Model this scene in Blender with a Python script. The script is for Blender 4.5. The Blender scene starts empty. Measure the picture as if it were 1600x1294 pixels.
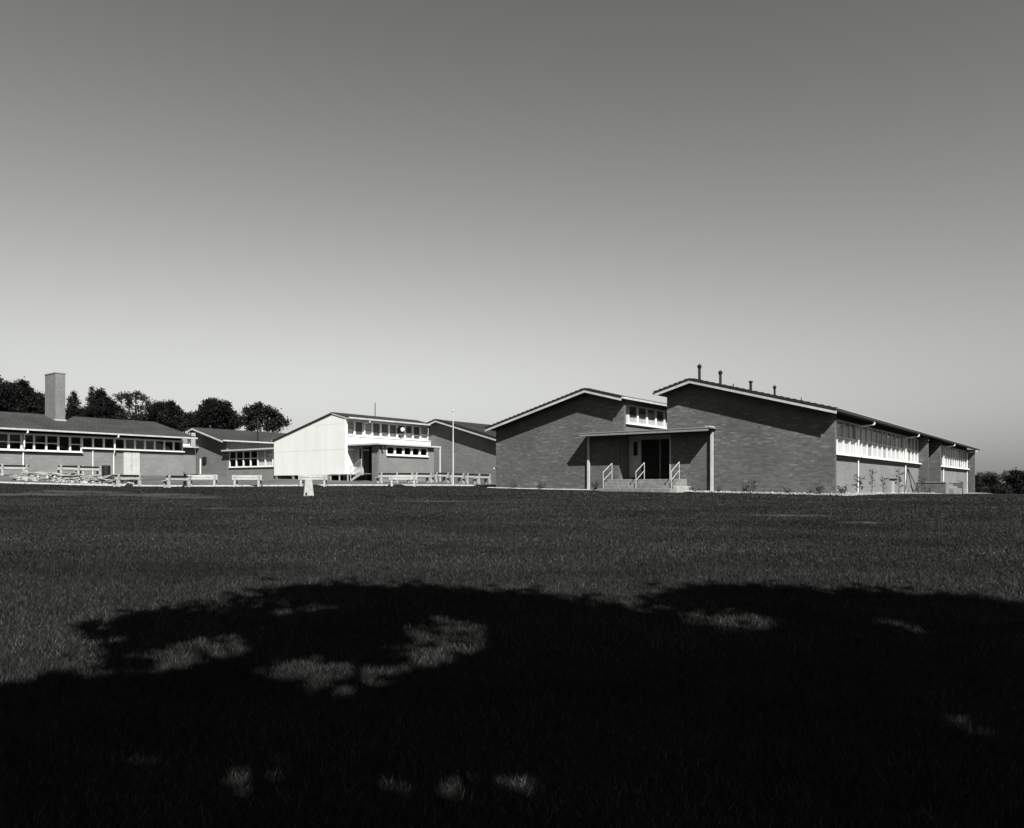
import bpy, bmesh, math, random
import numpy as np
from mathutils import Vector, Matrix

random.seed(7)
RNG = np.random.default_rng(7)
S = bpy.context.scene
COL = S.collection

# ------------------------------------------------------------------ camera
EYE = 1.6                      # eye height above the lawn at the camera
FPX, PX, PY = 1220.0, 790.0, 759.0     # focal length, vanishing point of +Y, in photograph pixels
cam_d = bpy.data.cameras.new('camera'); cam = bpy.data.objects.new('camera', cam_d); COL.objects.link(cam)
cam_d.sensor_width = 36.0; cam_d.sensor_fit = 'HORIZONTAL'
cam_d.lens = FPX / 1600.0 * 36.0
cam_d.shift_x = (800.0 - PX) / 1600.0
cam_d.shift_y = (PY - 647.0) / 1600.0
cam_d.clip_start = 0.1; cam_d.clip_end = 3000.0
cam.location = (0, 0, EYE); cam.rotation_euler = (math.radians(90), 0, 0)
S.camera = cam

# ------------------------------------------------------------------ sun and sky
TH = math.radians(37.6)        # the school's walls are turned by this against the view
DF = Vector((math.cos(TH), -math.sin(TH), 0)); DS = Vector((math.sin(TH), math.cos(TH), 0))
SUN = (DF * 0.908 - DS * 0.62 + Vector((0, 0, 1.06))).normalized()      # towards the sun
SUN_EL = math.asin(SUN.z); SUN_AZ = math.atan2(SUN.x, SUN.y)
world = bpy.data.worlds.new('World'); S.world = world; world.use_nodes = True
wn = world.node_tree.nodes; wl = world.node_tree.links
for n in list(wn): wn.remove(n)
w_out = wn.new('ShaderNodeOutputWorld'); w_bg = wn.new('ShaderNodeBackground'); sky = wn.new('ShaderNodeTexSky')
sky.sky_type = 'NISHITA'; sky.sun_disc = False
sky.sun_elevation = SUN_EL; sky.sun_rotation = SUN_AZ
sky.altitude = 0; sky.air_density = 3.0; sky.dust_density = 0.0; sky.ozone_density = 1.0
# black and white film behind a yellow-green filter: keep the green light only, with the film's contrast
sep = wn.new('ShaderNodeSeparateColor'); wl.new(sky.outputs[0], sep.inputs[0])
pw = wn.new('ShaderNodeMath'); pw.operation = 'POWER'; pw.inputs[1].default_value = 1.9
wl.new(sep.outputs[1], pw.inputs[0])
ml = wn.new('ShaderNodeMath'); ml.operation = 'MULTIPLY'; ml.inputs[1].default_value = 0.083
wl.new(pw.outputs[0], ml.inputs[0])
cmb = wn.new('ShaderNodeCombineColor')
for i, k in enumerate((0.985, 1.0, 0.965)):
    m_ = wn.new('ShaderNodeMath'); m_.operation = 'MULTIPLY'; m_.inputs[1].default_value = k
    wl.new(ml.outputs[0], m_.inputs[0]); wl.new(m_.outputs[0], cmb.inputs[i])
wl.new(cmb.outputs[0], w_bg.inputs['Color']); w_bg.inputs['Strength'].default_value = 0.06
wl.new(w_bg.outputs[0], w_out.inputs['Surface'])

sun_d = bpy.data.lights.new('sun', 'SUN'); sun = bpy.data.objects.new('sun', sun_d); COL.objects.link(sun)
sun_d.energy = 5.0; sun_d.angle = math.radians(0.53); sun_d.color = (1.0, 0.995, 0.965)
sun.rotation_euler = (-SUN).to_track_quat('-Z', 'Y').to_euler(); sun.location = (20, -30, 40)

S.view_settings.view_transform = 'Standard'; S.view_settings.look = 'None'
S.view_settings.gamma = 1.0; S.view_settings.use_curve_mapping = False
S.view_settings.exposure = 1.35
S.render.engine = 'CYCLES'
S.cycles.max_bounces = 6; S.cycles.transparent_max_bounces = 12

# ------------------------------------------------------------------ helpers: materials
def grey(v): return (v * 0.99, v, v * 0.965, 1.0)

def new_mat(name, rough=0.8, spec=0.3):
    m = bpy.data.materials.new(name); m.use_nodes = True
    nt = m.node_tree; b = nt.nodes['Principled BSDF']
    b.inputs['Roughness'].default_value = rough
    b.inputs['Specular IOR Level'].default_value = spec
    return m, nt, b

def noise_mat(name, v0, v1, scale=4.0, rough=0.8, spec=0.3, stretch=(1, 1, 1), detail=6, bump=0.0, bump_scale=40.0, coord='Object', big=0.0):
    m, nt, b = new_mat(name, rough, spec)
    N, L = nt.nodes, nt.links
    tc = N.new('ShaderNodeTexCoord'); mp = N.new('ShaderNodeMapping'); mp.inputs['Scale'].default_value = stretch
    L.new(tc.outputs[coord], mp.inputs[0])
    no = N.new('ShaderNodeTexNoise'); no.inputs['Scale'].default_value = scale; no.inputs['Detail'].default_value = detail
    L.new(mp.outputs[0], no.inputs[0])
    cr = N.new('ShaderNodeValToRGB'); cr.color_ramp.elements[0].position = 0.3; cr.color_ramp.elements[1].position = 0.7
    cr.color_ramp.elements[0].color = grey(v0); cr.color_ramp.elements[1].color = grey(v1)
    L.new(no.outputs['Fac'], cr.inputs[0])
    out = cr.outputs[0]
    if big:
        n2 = N.new('ShaderNodeTexNoise'); n2.inputs['Scale'].default_value = scale * 0.13; n2.inputs['Detail'].default_value = 3
        L.new(tc.outputs[coord], n2.inputs[0])
        mr = N.new('ShaderNodeMapRange'); mr.inputs[1].default_value = 0.35; mr.inputs[2].default_value = 0.65
        mr.inputs[3].default_value = 1 - big; mr.inputs[4].default_value = 1 + big
        L.new(n2.outputs['Fac'], mr.inputs[0])
        mx = N.new('ShaderNodeVectorMath'); mx.operation = 'SCALE'
        L.new(out, mx.inputs[0]); L.new(mr.outputs[0], mx.inputs['Scale']); out = mx.outputs[0]
    L.new(out, b.inputs['Base Color'])
    if bump:
        n3 = N.new('ShaderNodeTexNoise'); n3.inputs['Scale'].default_value = bump_scale; n3.inputs['Detail'].default_value = 4
        L.new(tc.outputs[coord], n3.inputs[0])
        bp = N.new('ShaderNodeBump'); bp.inputs['Strength'].default_value = bump; bp.inputs['Distance'].default_value = 0.02
        L.new(n3.outputs['Fac'], bp.inputs['Height']); L.new(bp.outputs[0], b.inputs['Normal'])
    return m

def wall_uv(nt):
    """(along the wall, height) whichever way the wall faces, from the building's own axes"""
    N, L = nt.nodes, nt.links
    tc = N.new('ShaderNodeTexCoord')
    sx = N.new('ShaderNodeSeparateXYZ'); L.new(tc.outputs['Object'], sx.inputs[0])
    sn = N.new('ShaderNodeSeparateXYZ'); L.new(tc.outputs['Normal'], sn.inputs[0])
    ab = N.new('ShaderNodeMath'); ab.operation = 'ABSOLUTE'; L.new(sn.outputs[0], ab.inputs[0])
    gt = N.new('ShaderNodeMath'); gt.operation = 'GREATER_THAN'; gt.inputs[1].default_value = 0.7; L.new(ab.outputs[0], gt.inputs[0])
    mx = N.new('ShaderNodeMix'); mx.data_type = 'FLOAT'
    L.new(gt.outputs[0], mx.inputs[0]); L.new(sx.outputs[0], mx.inputs[2]); L.new(sx.outputs[1], mx.inputs[3])
    cb = N.new('ShaderNodeCombineXYZ'); L.new(mx.outputs[0], cb.inputs[0]); L.new(sx.outputs[2], cb.inputs[1])
    return cb.outputs[0]

def brick_mat(name, v_dark, v_light, v_mortar, streak=0.35, flecks=0.0):
    m, nt, b = new_mat(name, 0.9, 0.2)
    N, L = nt.nodes, nt.links
    uv = wall_uv(nt)
    br = N.new('ShaderNodeTexBrick'); br.inputs['Scale'].default_value = 1.0
    br.inputs['Brick Width'].default_value = 0.24; br.inputs['Row Height'].default_value = 0.086
    br.inputs['Mortar Size'].default_value = 0.006; br.inputs['Mortar Smooth'].default_value = 0.2
    br.inputs['Color1'].default_value = grey(v_dark); br.inputs['Color2'].default_value = grey(v_light)
    br.inputs['Mortar'].default_value = grey(v_mortar); br.inputs['Bias'].default_value = -0.15
    L.new(uv, br.inputs['Vector'])
    # single pale bricks and short pale runs in a course
    mp = N.new('ShaderNodeMapping'); mp.inputs['Scale'].default_value = (1.1, 11.6, 1)
    L.new(uv, mp.inputs[0])
    n1 = N.new('ShaderNodeTexNoise'); n1.inputs['Scale'].default_value = 1.0; n1.inputs['Detail'].default_value = 2; n1.inputs['Roughness'].default_value = 0.7
    L.new(mp.outputs[0], n1.inputs[0])
    r1 = N.new('ShaderNodeMapRange'); r1.inputs[1].default_value = 0.3; r1.inputs[2].default_value = 0.72
    r1.inputs[3].default_value = 1 - streak * 0.6; r1.inputs[4].default_value = 1 + streak
    L.new(n1.outputs['Fac'], r1.inputs[0])
    n2 = N.new('ShaderNodeTexNoise'); n2.inputs['Scale'].default_value = 0.45; n2.inputs['Detail'].default_value = 4
    L.new(uv, n2.inputs[0])
    r2 = N.new('ShaderNodeMapRange'); r2.inputs[1].default_value = 0.3; r2.inputs[2].default_value = 0.7
    r2.inputs[3].default_value = 0.86; r2.inputs[4].default_value = 1.14
    L.new(n2.outputs['Fac'], r2.inputs[0])
    mu = N.new('ShaderNodeMath'); mu.operation = 'MULTIPLY'; L.new(r1.outputs[0], mu.inputs[0]); L.new(r2.outputs[0], mu.inputs[1])
    fac = mu.outputs[0]
    if flecks:      # odd pale bricks, in loose drifts across the wall
        def mth(op, a, b_=None):
            n_ = N.new('ShaderNodeMath'); n_.operation = op
            if hasattr(a, 'links'): L.new(a, n_.inputs[0])
            else: n_.inputs[0].default_value = a
            if b_ is not None:
                if hasattr(b_, 'links'): L.new(b_, n_.inputs[1])
                else: n_.inputs[1].default_value = b_
            return n_.outputs[0]
        su = N.new('ShaderNodeSeparateXYZ'); L.new(uv, su.inputs[0])
        row = mth('FLOOR', mth('DIVIDE', su.outputs[1], 0.086))
        colm = mth('FLOOR', mth('DIVIDE', mth('ADD', su.outputs[0], mth('MULTIPLY', mth('MODULO', mth('ABSOLUTE', row), 2.0), 0.12)), 0.24))
        cb = N.new('ShaderNodeCombineXYZ'); L.new(colm, cb.inputs[0]); L.new(row, cb.inputs[1])      # one value to a brick
        m4 = N.new('ShaderNodeMapping'); m4.inputs['Scale'].default_value = (0.42, 1.37, 1); L.new(cb.outputs[0], m4.inputs[0])
        n4 = N.new('ShaderNodeTexNoise'); n4.inputs['Scale'].default_value = 1.0; n4.inputs['Detail'].default_value = 0; L.new(m4.outputs[0], n4.inputs[0])
        n5 = N.new('ShaderNodeTexNoise'); n5.inputs['Scale'].default_value = 0.55; n5.inputs['Detail'].default_value = 2; L.new(uv, n5.inputs[0])
        ad = N.new('ShaderNodeMath'); ad.operation = 'MULTIPLY_ADD'; ad.inputs[1].default_value = 0.45; L.new(n5.outputs['Fac'], ad.inputs[0]); L.new(n4.outputs['Fac'], ad.inputs[2])
        r4 = N.new('ShaderNodeMapRange'); r4.inputs[1].default_value = 0.86; r4.inputs[2].default_value = 0.95; r4.inputs[3].default_value = 1.0; r4.inputs[4].default_value = 1.0 + 0.75 * flecks
        L.new(ad.outputs[0], r4.inputs[0])
        m6 = N.new('ShaderNodeMath'); m6.operation = 'MULTIPLY'; L.new(fac, m6.inputs[0]); L.new(r4.outputs[0], m6.inputs[1]); fac = m6.outputs[0]
    sc = N.new('ShaderNodeVectorMath'); sc.operation = 'SCALE'
    L.new(br.outputs['Color'], sc.inputs[0]); L.new(fac, sc.inputs['Scale'])
    L.new(sc.outputs[0], b.inputs['Base Color'])
    bp = N.new('ShaderNodeBump'); bp.inputs['Strength'].default_value = 0.6; bp.inputs['Distance'].default_value = 0.008; bp.invert = True
    L.new(br.outputs['Fac'], bp.inputs['Height']); L.new(bp.outputs[0], b.inputs['Normal'])
    return m

def roof_mat(name, v0, v1, along='y', width=0.33):
    """tiled / sheeted roof: rolls running down the slope and courses across it"""
    m, nt, b = new_mat(name, 0.85, 0.25)
    N, L = nt.nodes, nt.links
    tc = N.new('ShaderNodeTexCoord')
    sx = N.new('ShaderNodeSeparateXYZ'); L.new(tc.outputs['Object'], sx.inputs[0])
    cb = N.new('ShaderNodeCombineXYZ'); L.new(sx.outputs[1], cb.inputs[0]); L.new(sx.outputs[0], cb.inputs[1])
    br = N.new('ShaderNodeTexBrick'); br.inputs['Scale'].default_value = 1.0; br.offset = 0.5
    br.inputs['Brick Width'].default_value = 0.3; br.inputs['Row Height'].default_value = width
    br.inputs['Mortar Size'].default_value = 0.012; br.inputs['Color1'].default_value = grey(v0)
    br.inputs['Color2'].default_value = grey(v1); br.inputs['Mortar'].default_value = grey(v0 * 0.55)
    L.new(cb.outputs[0], br.inputs['Vector'])
    n2 = N.new('ShaderNodeTexNoise'); n2.inputs['Scale'].default_value = 0.5; n2.inputs['Detail'].default_value = 6
    L.new(tc.outputs['Object'], n2.inputs[0])
    r2 = N.new('ShaderNodeMapRange'); r2.inputs[1].default_value = 0.3; r2.inputs[2].default_value = 0.7
    r2.inputs[3].default_value = 0.7; r2.inputs[4].default_value = 1.3
    L.new(n2.outputs['Fac'], r2.inputs[0])
    sc = N.new('ShaderNodeVectorMath'); sc.operation = 'SCALE'
    L.new(br.outputs['Color'], sc.inputs[0]); L.new(r2.outputs[0], sc.inputs['Scale'])
    L.new(sc.outputs[0], b.inputs['Base Color'])
    bp = N.new('ShaderNodeBump'); bp.inputs['Strength'].default_value = 0.7; bp.inputs['Distance'].default_value = 0.02; bp.invert = True
    L.new(br.outputs['Fac'], bp.inputs['Height']); L.new(bp.outputs[0], b.inputs['Normal'])
    return m

def glass_mat(name):
    m = bpy.data.materials.new(name); m.use_nodes = True
    nt = m.node_tree; N, L = nt.nodes, nt.links
    N.remove(N['Principled BSDF'])
    fr = N.new('ShaderNodeFresnel'); fr.inputs['IOR'].default_value = 1.5
    tr = N.new('ShaderNodeBsdfTransparent'); tr.inputs['Color'].default_value = (0.88, 0.88, 0.88, 1)
    gl = N.new('ShaderNodeBsdfGlossy'); gl.inputs['Roughness'].default_value = 0.02; gl.inputs['Color'].default_value = (0.7, 0.7, 0.7, 1)
    no = N.new('ShaderNodeTexNoise'); no.inputs['Scale'].default_value = 1.3
    bp = N.new('ShaderNodeBump'); bp.inputs['Strength'].default_value = 0.05; bp.inputs['Distance'].default_value = 0.05
    L.new(no.outputs['Fac'], bp.inputs['Height']); L.new(bp.outputs[0], gl.inputs['Normal'])
    mx = N.new('ShaderNodeMixShader'); ge = N.new('ShaderNodeNewGeometry'); iv = N.new('ShaderNodeMath'); iv.operation = 'SUBTRACT'; iv.inputs[0].default_value = 1.0
    L.new(ge.outputs['Backfacing'], iv.inputs[1]); mf = N.new('ShaderNodeMath'); mf.operation = 'MULTIPLY'     # reflect at the outer face only
    L.new(fr.outputs[0], mf.inputs[0]); L.new(iv.outputs[0], mf.inputs[1])
    L.new(mf.outputs[0], mx.inputs[0]); L.new(tr.outputs[0], mx.inputs[1]); L.new(gl.outputs[0], mx.inputs[2])
    L.new(mx.outputs[0], N['Material Output'].inputs['Surface'])
    return m

def leaf_mat(name, v0, v1, trans=0.25):
    m, nt, b = new_mat(name, 0.8, 0.06)
    N, L = nt.nodes, nt.links
    ge = N.new('ShaderNodeNewGeometry')
    cr = N.new('ShaderNodeValToRGB'); cr.color_ramp.elements[0].color = grey(v0); cr.color_ramp.elements[1].color = grey(v1)
    L.new(ge.outputs['Random Per Island'], cr.inputs[0]); L.new(cr.outputs[0], b.inputs['Base Color'])
    return m

M = dict(
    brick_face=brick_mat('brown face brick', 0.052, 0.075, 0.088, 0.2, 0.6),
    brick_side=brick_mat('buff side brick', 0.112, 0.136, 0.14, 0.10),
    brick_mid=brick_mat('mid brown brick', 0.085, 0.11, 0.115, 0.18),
    roof_dark=roof_mat('dark roof tiles', 0.010, 0.018),
    roof_grey=roof_mat('weathered grey roof', 0.019, 0.027),
    verge=noise_mat('dark verge tiles', 0.006, 0.012, 6, 0.8, 0.2),
    white=noise_mat('white gloss paint', 0.44, 0.52, 6, 0.45, 0.3),
    trim=noise_mat('weathered white trim', 0.25, 0.33, 3, 0.6, 0.3, stretch=(1, 1, 0.4), big=0.1),
    white_dull=noise_mat('off white paint', 0.24, 0.33, 2.0, 0.6, 0.3, stretch=(1, 1, 0.3)),
    sheet=noise_mat('white painted sheet', 0.44, 0.48, 0.9, 0.55, 0.3, stretch=(1.6, 1.6, 0.25), big=0.03),
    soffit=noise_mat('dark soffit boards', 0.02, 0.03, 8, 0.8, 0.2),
    canopy_grey=noise_mat('grey canopy edge', 0.11, 0.15, 5, 0.7, 0.3),
    concrete=noise_mat('weathered concrete', 0.09, 0.15, 5, 0.9, 0.2, bump=0.3, big=0.12),
    cement=noise_mat('pale cement', 0.17, 0.25, 6, 0.85, 0.2, bump=0.3),
    kerb=noise_mat('pale kerb concrete', 0.2, 0.3, 7, 0.85, 0.2, bump=0.3),
    chimney=brick_mat('chimney brick', 0.10, 0.125, 0.12, 0.12),
    asphalt=noise_mat('worn asphalt', 0.05, 0.075, 3, 0.95, 0.15, bump=0.5, bump_scale=90, big=0.2),
    soil=noise_mat('dry pale soil', 0.09, 0.2, 9, 0.95, 0.1, bump=0.7, bump_scale=30),
    bare=noise_mat('bare trodden ground', 0.010, 0.045, 5, 0.95, 0.1, bump=0.6, bump_scale=30),
    pebble=noise_mat('pale stones', 0.06, 0.34, 2.5, 0.9, 0.2),
    glass=glass_mat('window glass'),
    curtain=noise_mat('pale curtain', 0.34, 0.5, 3, 0.9, 0.1, stretch=(8, 8, 0.2)),
    curtain_w=noise_mat('white blind', 0.55, 0.66, 3, 0.85, 0.1, stretch=(4, 4, 0.2)),
    curtain_d=noise_mat('dark curtain', 0.06, 0.12, 3, 0.9, 0.1, stretch=(9, 9, 0.2)),
    black=noise_mat('black iron', 0.004, 0.008, 8, 0.6, 0.25),
    dark_wood=noise_mat('dark stained timber and shade strips', 0.006, 0.014, 5, 0.7, 0.2, stretch=(1, 6, 6)),
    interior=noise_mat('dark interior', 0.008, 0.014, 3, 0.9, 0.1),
    door=noise_mat('grey painted door', 0.26, 0.32, 3, 0.5, 0.3),
    rail=noise_mat('galvanised pipe', 0.2, 0.28, 9, 0.5, 0.4),
    wood=noise_mat('bare timber', 0.08, 0.3, 2.5, 0.85, 0.2, stretch=(0.5, 7, 7)),
    bench=noise_mat('white painted slat', 0.27, 0.38, 8, 0.55, 0.3),
    leaf=leaf_mat('dark leaves', 0.003, 0.011),
    leaf_gum=leaf_mat('gum leaves', 0.005, 0.02),
    leaf_plant=leaf_mat('garden leaves', 0.012, 0.035),
    leaf_pale=leaf_mat('pale dry foliage', 0.03, 0.09),
    bark=noise_mat('bark', 0.02, 0.05, 6, 0.9, 0.1, stretch=(2, 2, 0.4)),
)

# ------------------------------------------------------------------ helpers: meshes
class G:
    """collects shapes; `to` links them as one mesh object"""
    def __init__(s): s.v = []; s.f = []
    def box(s, x0, x1, y0, y1, z0, z1):
        b = len(s.v)
        s.v += [(x0, y0, z0), (x1, y0, z0), (x1, y1, z0), (x0, y1, z0), (x0, y0, z1), (x1, y0, z1), (x1, y1, z1), (x0, y1, z1)]
        s.f += [tuple(b + i for i in q) for q in ((0, 3, 2, 1), (4, 5, 6, 7), (0, 1, 5, 4), (1, 2, 6, 5), (2, 3, 7, 6), (3, 0, 4, 7))]
        return s
    def prism(s, poly, axis, a0, a1):
        """poly of (u, w); axis 'y': (u, ., w), axis 'x': (., u, w), axis 'z': (u, w, .)"""
        b = len(s.v); n = len(poly)
        ar = sum(poly[i][0] * poly[(i + 1) % n][1] - poly[(i + 1) % n][0] * poly[i][1] for i in range(n))
        if ar < 0: poly = poly[::-1]
        for a in (a0, a1):
            for u, w in poly:
                s.v.append((u, a, w) if axis == 'y' else (a, u, w) if axis == 'x' else (u, w, a))
        ff = [tuple(b + i for i in range(n)), tuple(b + n + i for i in range(n))[::-1]]
        for i in range(n):
            j = (i + 1) % n; ff.append((b + j, b + i, b + n + i, b + n + j))
        if axis != 'y': ff = [q[::-1] for q in ff]
        s.f += ff
        return s
    def tube(s, p, q, r0, r1=None, n=8, cap=True):
        r1 = r0 if r1 is None else r1
        p, q = Vector(p), Vector(q); d = (q - p).normalized()
        a = d.orthogonal().normalized(); c = d.cross(a); b = len(s.v)
        for o, r in ((p, r0), (q, r1)):
            for i in range(n):
                t = 2 * math.pi * i / n
                s.v.append(tuple(o + a * (r * math.cos(t)) + c * (r * math.sin(t))))
        for i in range(n):
            j = (i + 1) % n; s.f.append((b + i, b + j, b + n + j, b + n + i))
        if cap: s.f += [tuple(b + i for i in range(n))[::-1], tuple(b + n + i for i in range(n))]
        return s
    def path(s, pts, r, n=8):
        for i in range(len(pts) - 1): s.tube(pts[i], pts[i + 1], r, r, n)
        return s
    def ball(s, c, r, nu=10, nv=6):
        b = len(s.v); cx, cy, cz = c
        s.v.append((cx, cy, cz - r))
        for j in range(1, nv):
            ph = -math.pi / 2 + math.pi * j / nv
            for i in range(nu):
                t = 2 * math.pi * i / nu
                s.v.append((cx + r * math.cos(ph) * math.cos(t), cy + r * math.cos(ph) * math.sin(t), cz + r * math.sin(ph)))
        s.v.append((cx, cy, cz + r)); e = len(s.v) - 1
        for i in range(nu):
            k = (i + 1) % nu
            s.f.append((b, b + 1 + k, b + 1 + i))
            for j in range(nv - 2):
                o = b + 1 + j * nu; s.f.append((o + i, o + k, o + nu + k, o + nu + i))
            o = b + 1 + (nv - 2) * nu; s.f.append((o + i, o + k, e))
        return s
    def xf(s, mat):
        s.v = [tuple(mat @ Vector(p)) for p in s.v]; return s
    def to(s, name, mat, parent=None, dz=0.0, bevel=0.0, loc=None, **props):
        me = bpy.data.meshes.new(name)
        me.from_pydata([(x, y, z - dz) for x, y, z in s.v], [], s.f); me.update()
        if bevel:
            bm = bmesh.new(); bm.from_mesh(me)
            bmesh.ops.bevel(bm, geom=bm.edges[:], offset=bevel, segments=1, affect='EDGES', clamp_overlap=True)
            bm.to_mesh(me); bm.free()
        me.materials.append(M[mat] if isinstance(mat, str) else mat)
        return link(name, me, parent, loc, **props)

def link(name, me, parent=None, loc=None, **props):
    o = bpy.data.objects.new(name, me); COL.objects.link(o)
    if parent: o.parent = parent
    if loc: o.location = loc
    for k, v in props.items():
        if v is not None: o[k] = v
    return o

def thing(name, label, cat, loc, rz=0.0, group=None):
    o = bpy.data.objects.new(name, None); COL.objects.link(o)
    o.location = loc; o.rotation_euler = (0, 0, rz); o.empty_display_size = 0.3
    o['label'] = label; o['category'] = cat; o['kind'] = 'thing'
    if group: o['group'] = group
    return o

def tag(o, label, cat, group=None):
    o['label'] = label; o['category'] = cat; o['kind'] = 'thing'
    if group: o['group'] = group
    return o

def copy_tree(o, parent=None):
    c = o.copy(); COL.objects.link(c)
    if parent: c.parent = parent
    for ch in list(o.children): copy_tree(ch, c)
    return c

def np_mesh(name, verts, faces, mat):
    """verts (n,3), faces (m,k) with a fixed k"""
    me = bpy.data.meshes.new(name)
    n, (m, k) = len(verts), faces.shape
    me.vertices.add(n); me.vertices.foreach_set('co', np.ascontiguousarray(verts, dtype=np.float32).ravel())
    me.loops.add(m * k); me.loops.foreach_set('vertex_index', np.ascontiguousarray(faces, dtype=np.int32).ravel())
    me.polygons.add(m); me.polygons.foreach_set('loop_start', np.arange(0, m * k, k, dtype=np.int32))
    me.update(calc_edges=True); me.validate()
    me.materials.append(M[mat] if isinstance(mat, str) else mat)
    return me

# ------------------------------------------------------------------ terrain
def at(px, Y): return (px - PX) / FPX * Y            # world X of a photograph column at distance Y
def hh(py, Y): return (PY - py) * Y / FPX            # height above the eye of a photograph row
KERB = [(-62, 40.5), (-45, 43), (-28, 45.5), (at(200, 47.5), 47.5), (at(420, 49.5), 49.5), (at(600, 51.5), 51.5), (at(745, 53.3), 53.3), (at(776, 54.2), 54.2)]
CTRL = [(0, 0, -1.6), (-9, 0, -1.6), (9, 0, -1.62), (0, -30, -2.2), (-40, -30, -1.9), (40, -30, -2.2),
        (0, 10, -1.27), (-10, 10, -1.24), (10, 10, -1.29), (0, 20, -0.93), (-14, 20, -0.9), (16, 20, -0.98),
        (0, 30, -0.62), (-18, 30, -0.58), (-30, 30, -0.45), (24, 30, -0.75), (-40, 10, -1.1), (45, 10, -1.3),
        (at(482, 36), 36, hh(775, 36)), (15.8, 37.0, -0.47), (-0.62, 49.9, -0.17), (7.5, 43.2, -0.31),
        (-45, 43, 0.35), (-28, 45.5, 0.13), (at(200, 47.5), 47.5, -0.08), (at(420, 49.5), 49.5, -0.05), (at(600, 51.5), 51.5, -0.03), (at(770, 54.0), 54.0, -0.02),
        (at(60, 56), 56, 0.87), (at(250, 62), 62, 0.76), (at(330, 68.5), 68.5, 0.8), (at(430, 62), 62, 0.52), (at(540, 57), 57, 0.40),
        (at(590, 56), 56, 0.30), (at(683, 58), 58, 0.24), (at(770, 60), 60, 0.20), (at(300, 55), 55, 0.36),
        (31.5, 56, -0.62), (47, 77, -0.78), (42, 50, -0.78), (60, 62, -1.0), (95, 100, -1.4),
        (-70, 60, 1.3), (-60, 110, 1.4), (0, 110, 0.6), (60, 130, -1.2), (-120, 200, 2), (0, 260, 0), (120, 260, -2.5), (-120, 0, 0), (130, 0, -2.0), (-200, 120, 2.5), (220, 120, -2.5)]
_P = np.array([(a, b) for a, b, c in CTRL], float); _Z = np.array([c for a, b, c in CTRL], float)
def _phi(r2): return 0.5 * r2 * np.log(r2 + 1e-12)
_n = len(_P)
_A = np.zeros((_n + 3, _n + 3)); _D = ((_P[:, None] - _P[None]) ** 2).sum(-1)
_A[:_n, :_n] = _phi(_D) + 30.0 * np.eye(_n)
_A[:_n, _n] = 1; _A[:_n, _n + 1:] = _P; _A[_n, :_n] = 1; _A[_n + 1:, :_n] = _P.T
_W = np.linalg.solve(_A, np.concatenate([_Z, np.zeros(3)]))
def terrain(X, Y):
    X = np.asarray(X, float); Y = np.asarray(Y, float)
    q = np.stack([X.ravel(), Y.ravel()], -1); out = np.empty(len(q))
    for i in range(0, len(q), 20000):
        c = q[i:i + 20000]; d = ((c[:, None] - _P[None]) ** 2).sum(-1)
        out[i:i + 20000] = _phi(d) @ _W[:_n] + _W[_n] + c @ _W[_n + 1:]
    return np.clip(out.reshape(X.shape), -3.5, 3.5) + EYE        # world z
def gz(x, y): return float(terrain(np.array([x]), np.array([y]))[0])

xs = np.concatenate([np.linspace(-400, -75, 14)[:-1], np.arange(-75, 75, 0.75), np.linspace(75, 420, 14)])
ys = np.concatenate([np.linspace(-60, -10, 12)[:-1], np.arange(-10, 90, 0.5), np.linspace(90, 900, 30)])
XX, YY = np.meshgrid(xs, ys); ZZ = terrain(XX, YY)
nx, ny = len(xs), len(ys)
idx = np.arange(nx * ny).reshape(ny, nx)
quads = np.stack([idx[:-1, :-1], idx[:-1, 1:], idx[1:, 1:], idx[1:, :-1]], -1).reshape(-1, 4)

def lawn_mat():
    m, nt, b = new_mat('mown lawn soil and thatch', 0.95, 0.1)
    N, L = nt.nodes, nt.links
    tc = N.new('ShaderNodeTexCoord')
    n1 = N.new('ShaderNodeTexNoise'); n1.inputs['Scale'].default_value = 9; n1.inputs['Detail'].default_value = 8; n1.inputs['Roughness'].default_value = 0.7
    n2 = N.new('ShaderNodeTexNoise'); n2.inputs['Scale'].default_value = 0.22; n2.inputs['Detail'].default_value = 5
    for n in (n1, n2): L.new(tc.outputs['Object'], n.inputs[0])
    c1 = N.new('ShaderNodeValToRGB'); c1.color_ramp.elements[0].position = 0.35; c1.color_ramp.elements[1].position = 0.75
    c1.color_ramp.elements[0].color = grey(0.003); c1.color_ramp.elements[1].color = grey(0.010)
    L.new(n1.outputs['Fac'], c1.inputs[0])
    c2 = N.new('ShaderNodeValToRGB'); c2.color_ramp.elements[0].position = 0.56; c2.color_ramp.elements[1].position = 0.78
    c2.color_ramp.elements[0].color = (0, 0, 0, 1); c2.color_ramp.elements[1].color = (1, 1, 1, 1)
    L.new(n2.outputs['Fac'], c2.inputs[0])
    mx = N.new('ShaderNodeMix'); mx.data_type = 'RGBA'; mx.inputs[7].default_value = grey(0.018)
    L.new(c2.outputs[0], mx.inputs[0]); L.new(c1.outputs[0], mx.inputs[6]); L.new(mx.outputs[2], b.inputs['Base Color'])
    bp = N.new('ShaderNodeBump'); bp.inputs['Strength'].default_value = 0.8; bp.inputs['Distance'].default_value = 0.04
    L.new(n1.outputs['Fac'], bp.inputs['Height']); L.new(bp.outputs[0], b.inputs['Normal'])
    return m
M['lawn'] = lawn_mat()
lawn_me = np_mesh('lawn', np.stack([XX, YY, ZZ], -1).reshape(-1, 3), quads, 'lawn')
for p in lawn_me.polygons: p.use_smooth = True
link('lawn', lawn_me, kind='structure')

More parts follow.
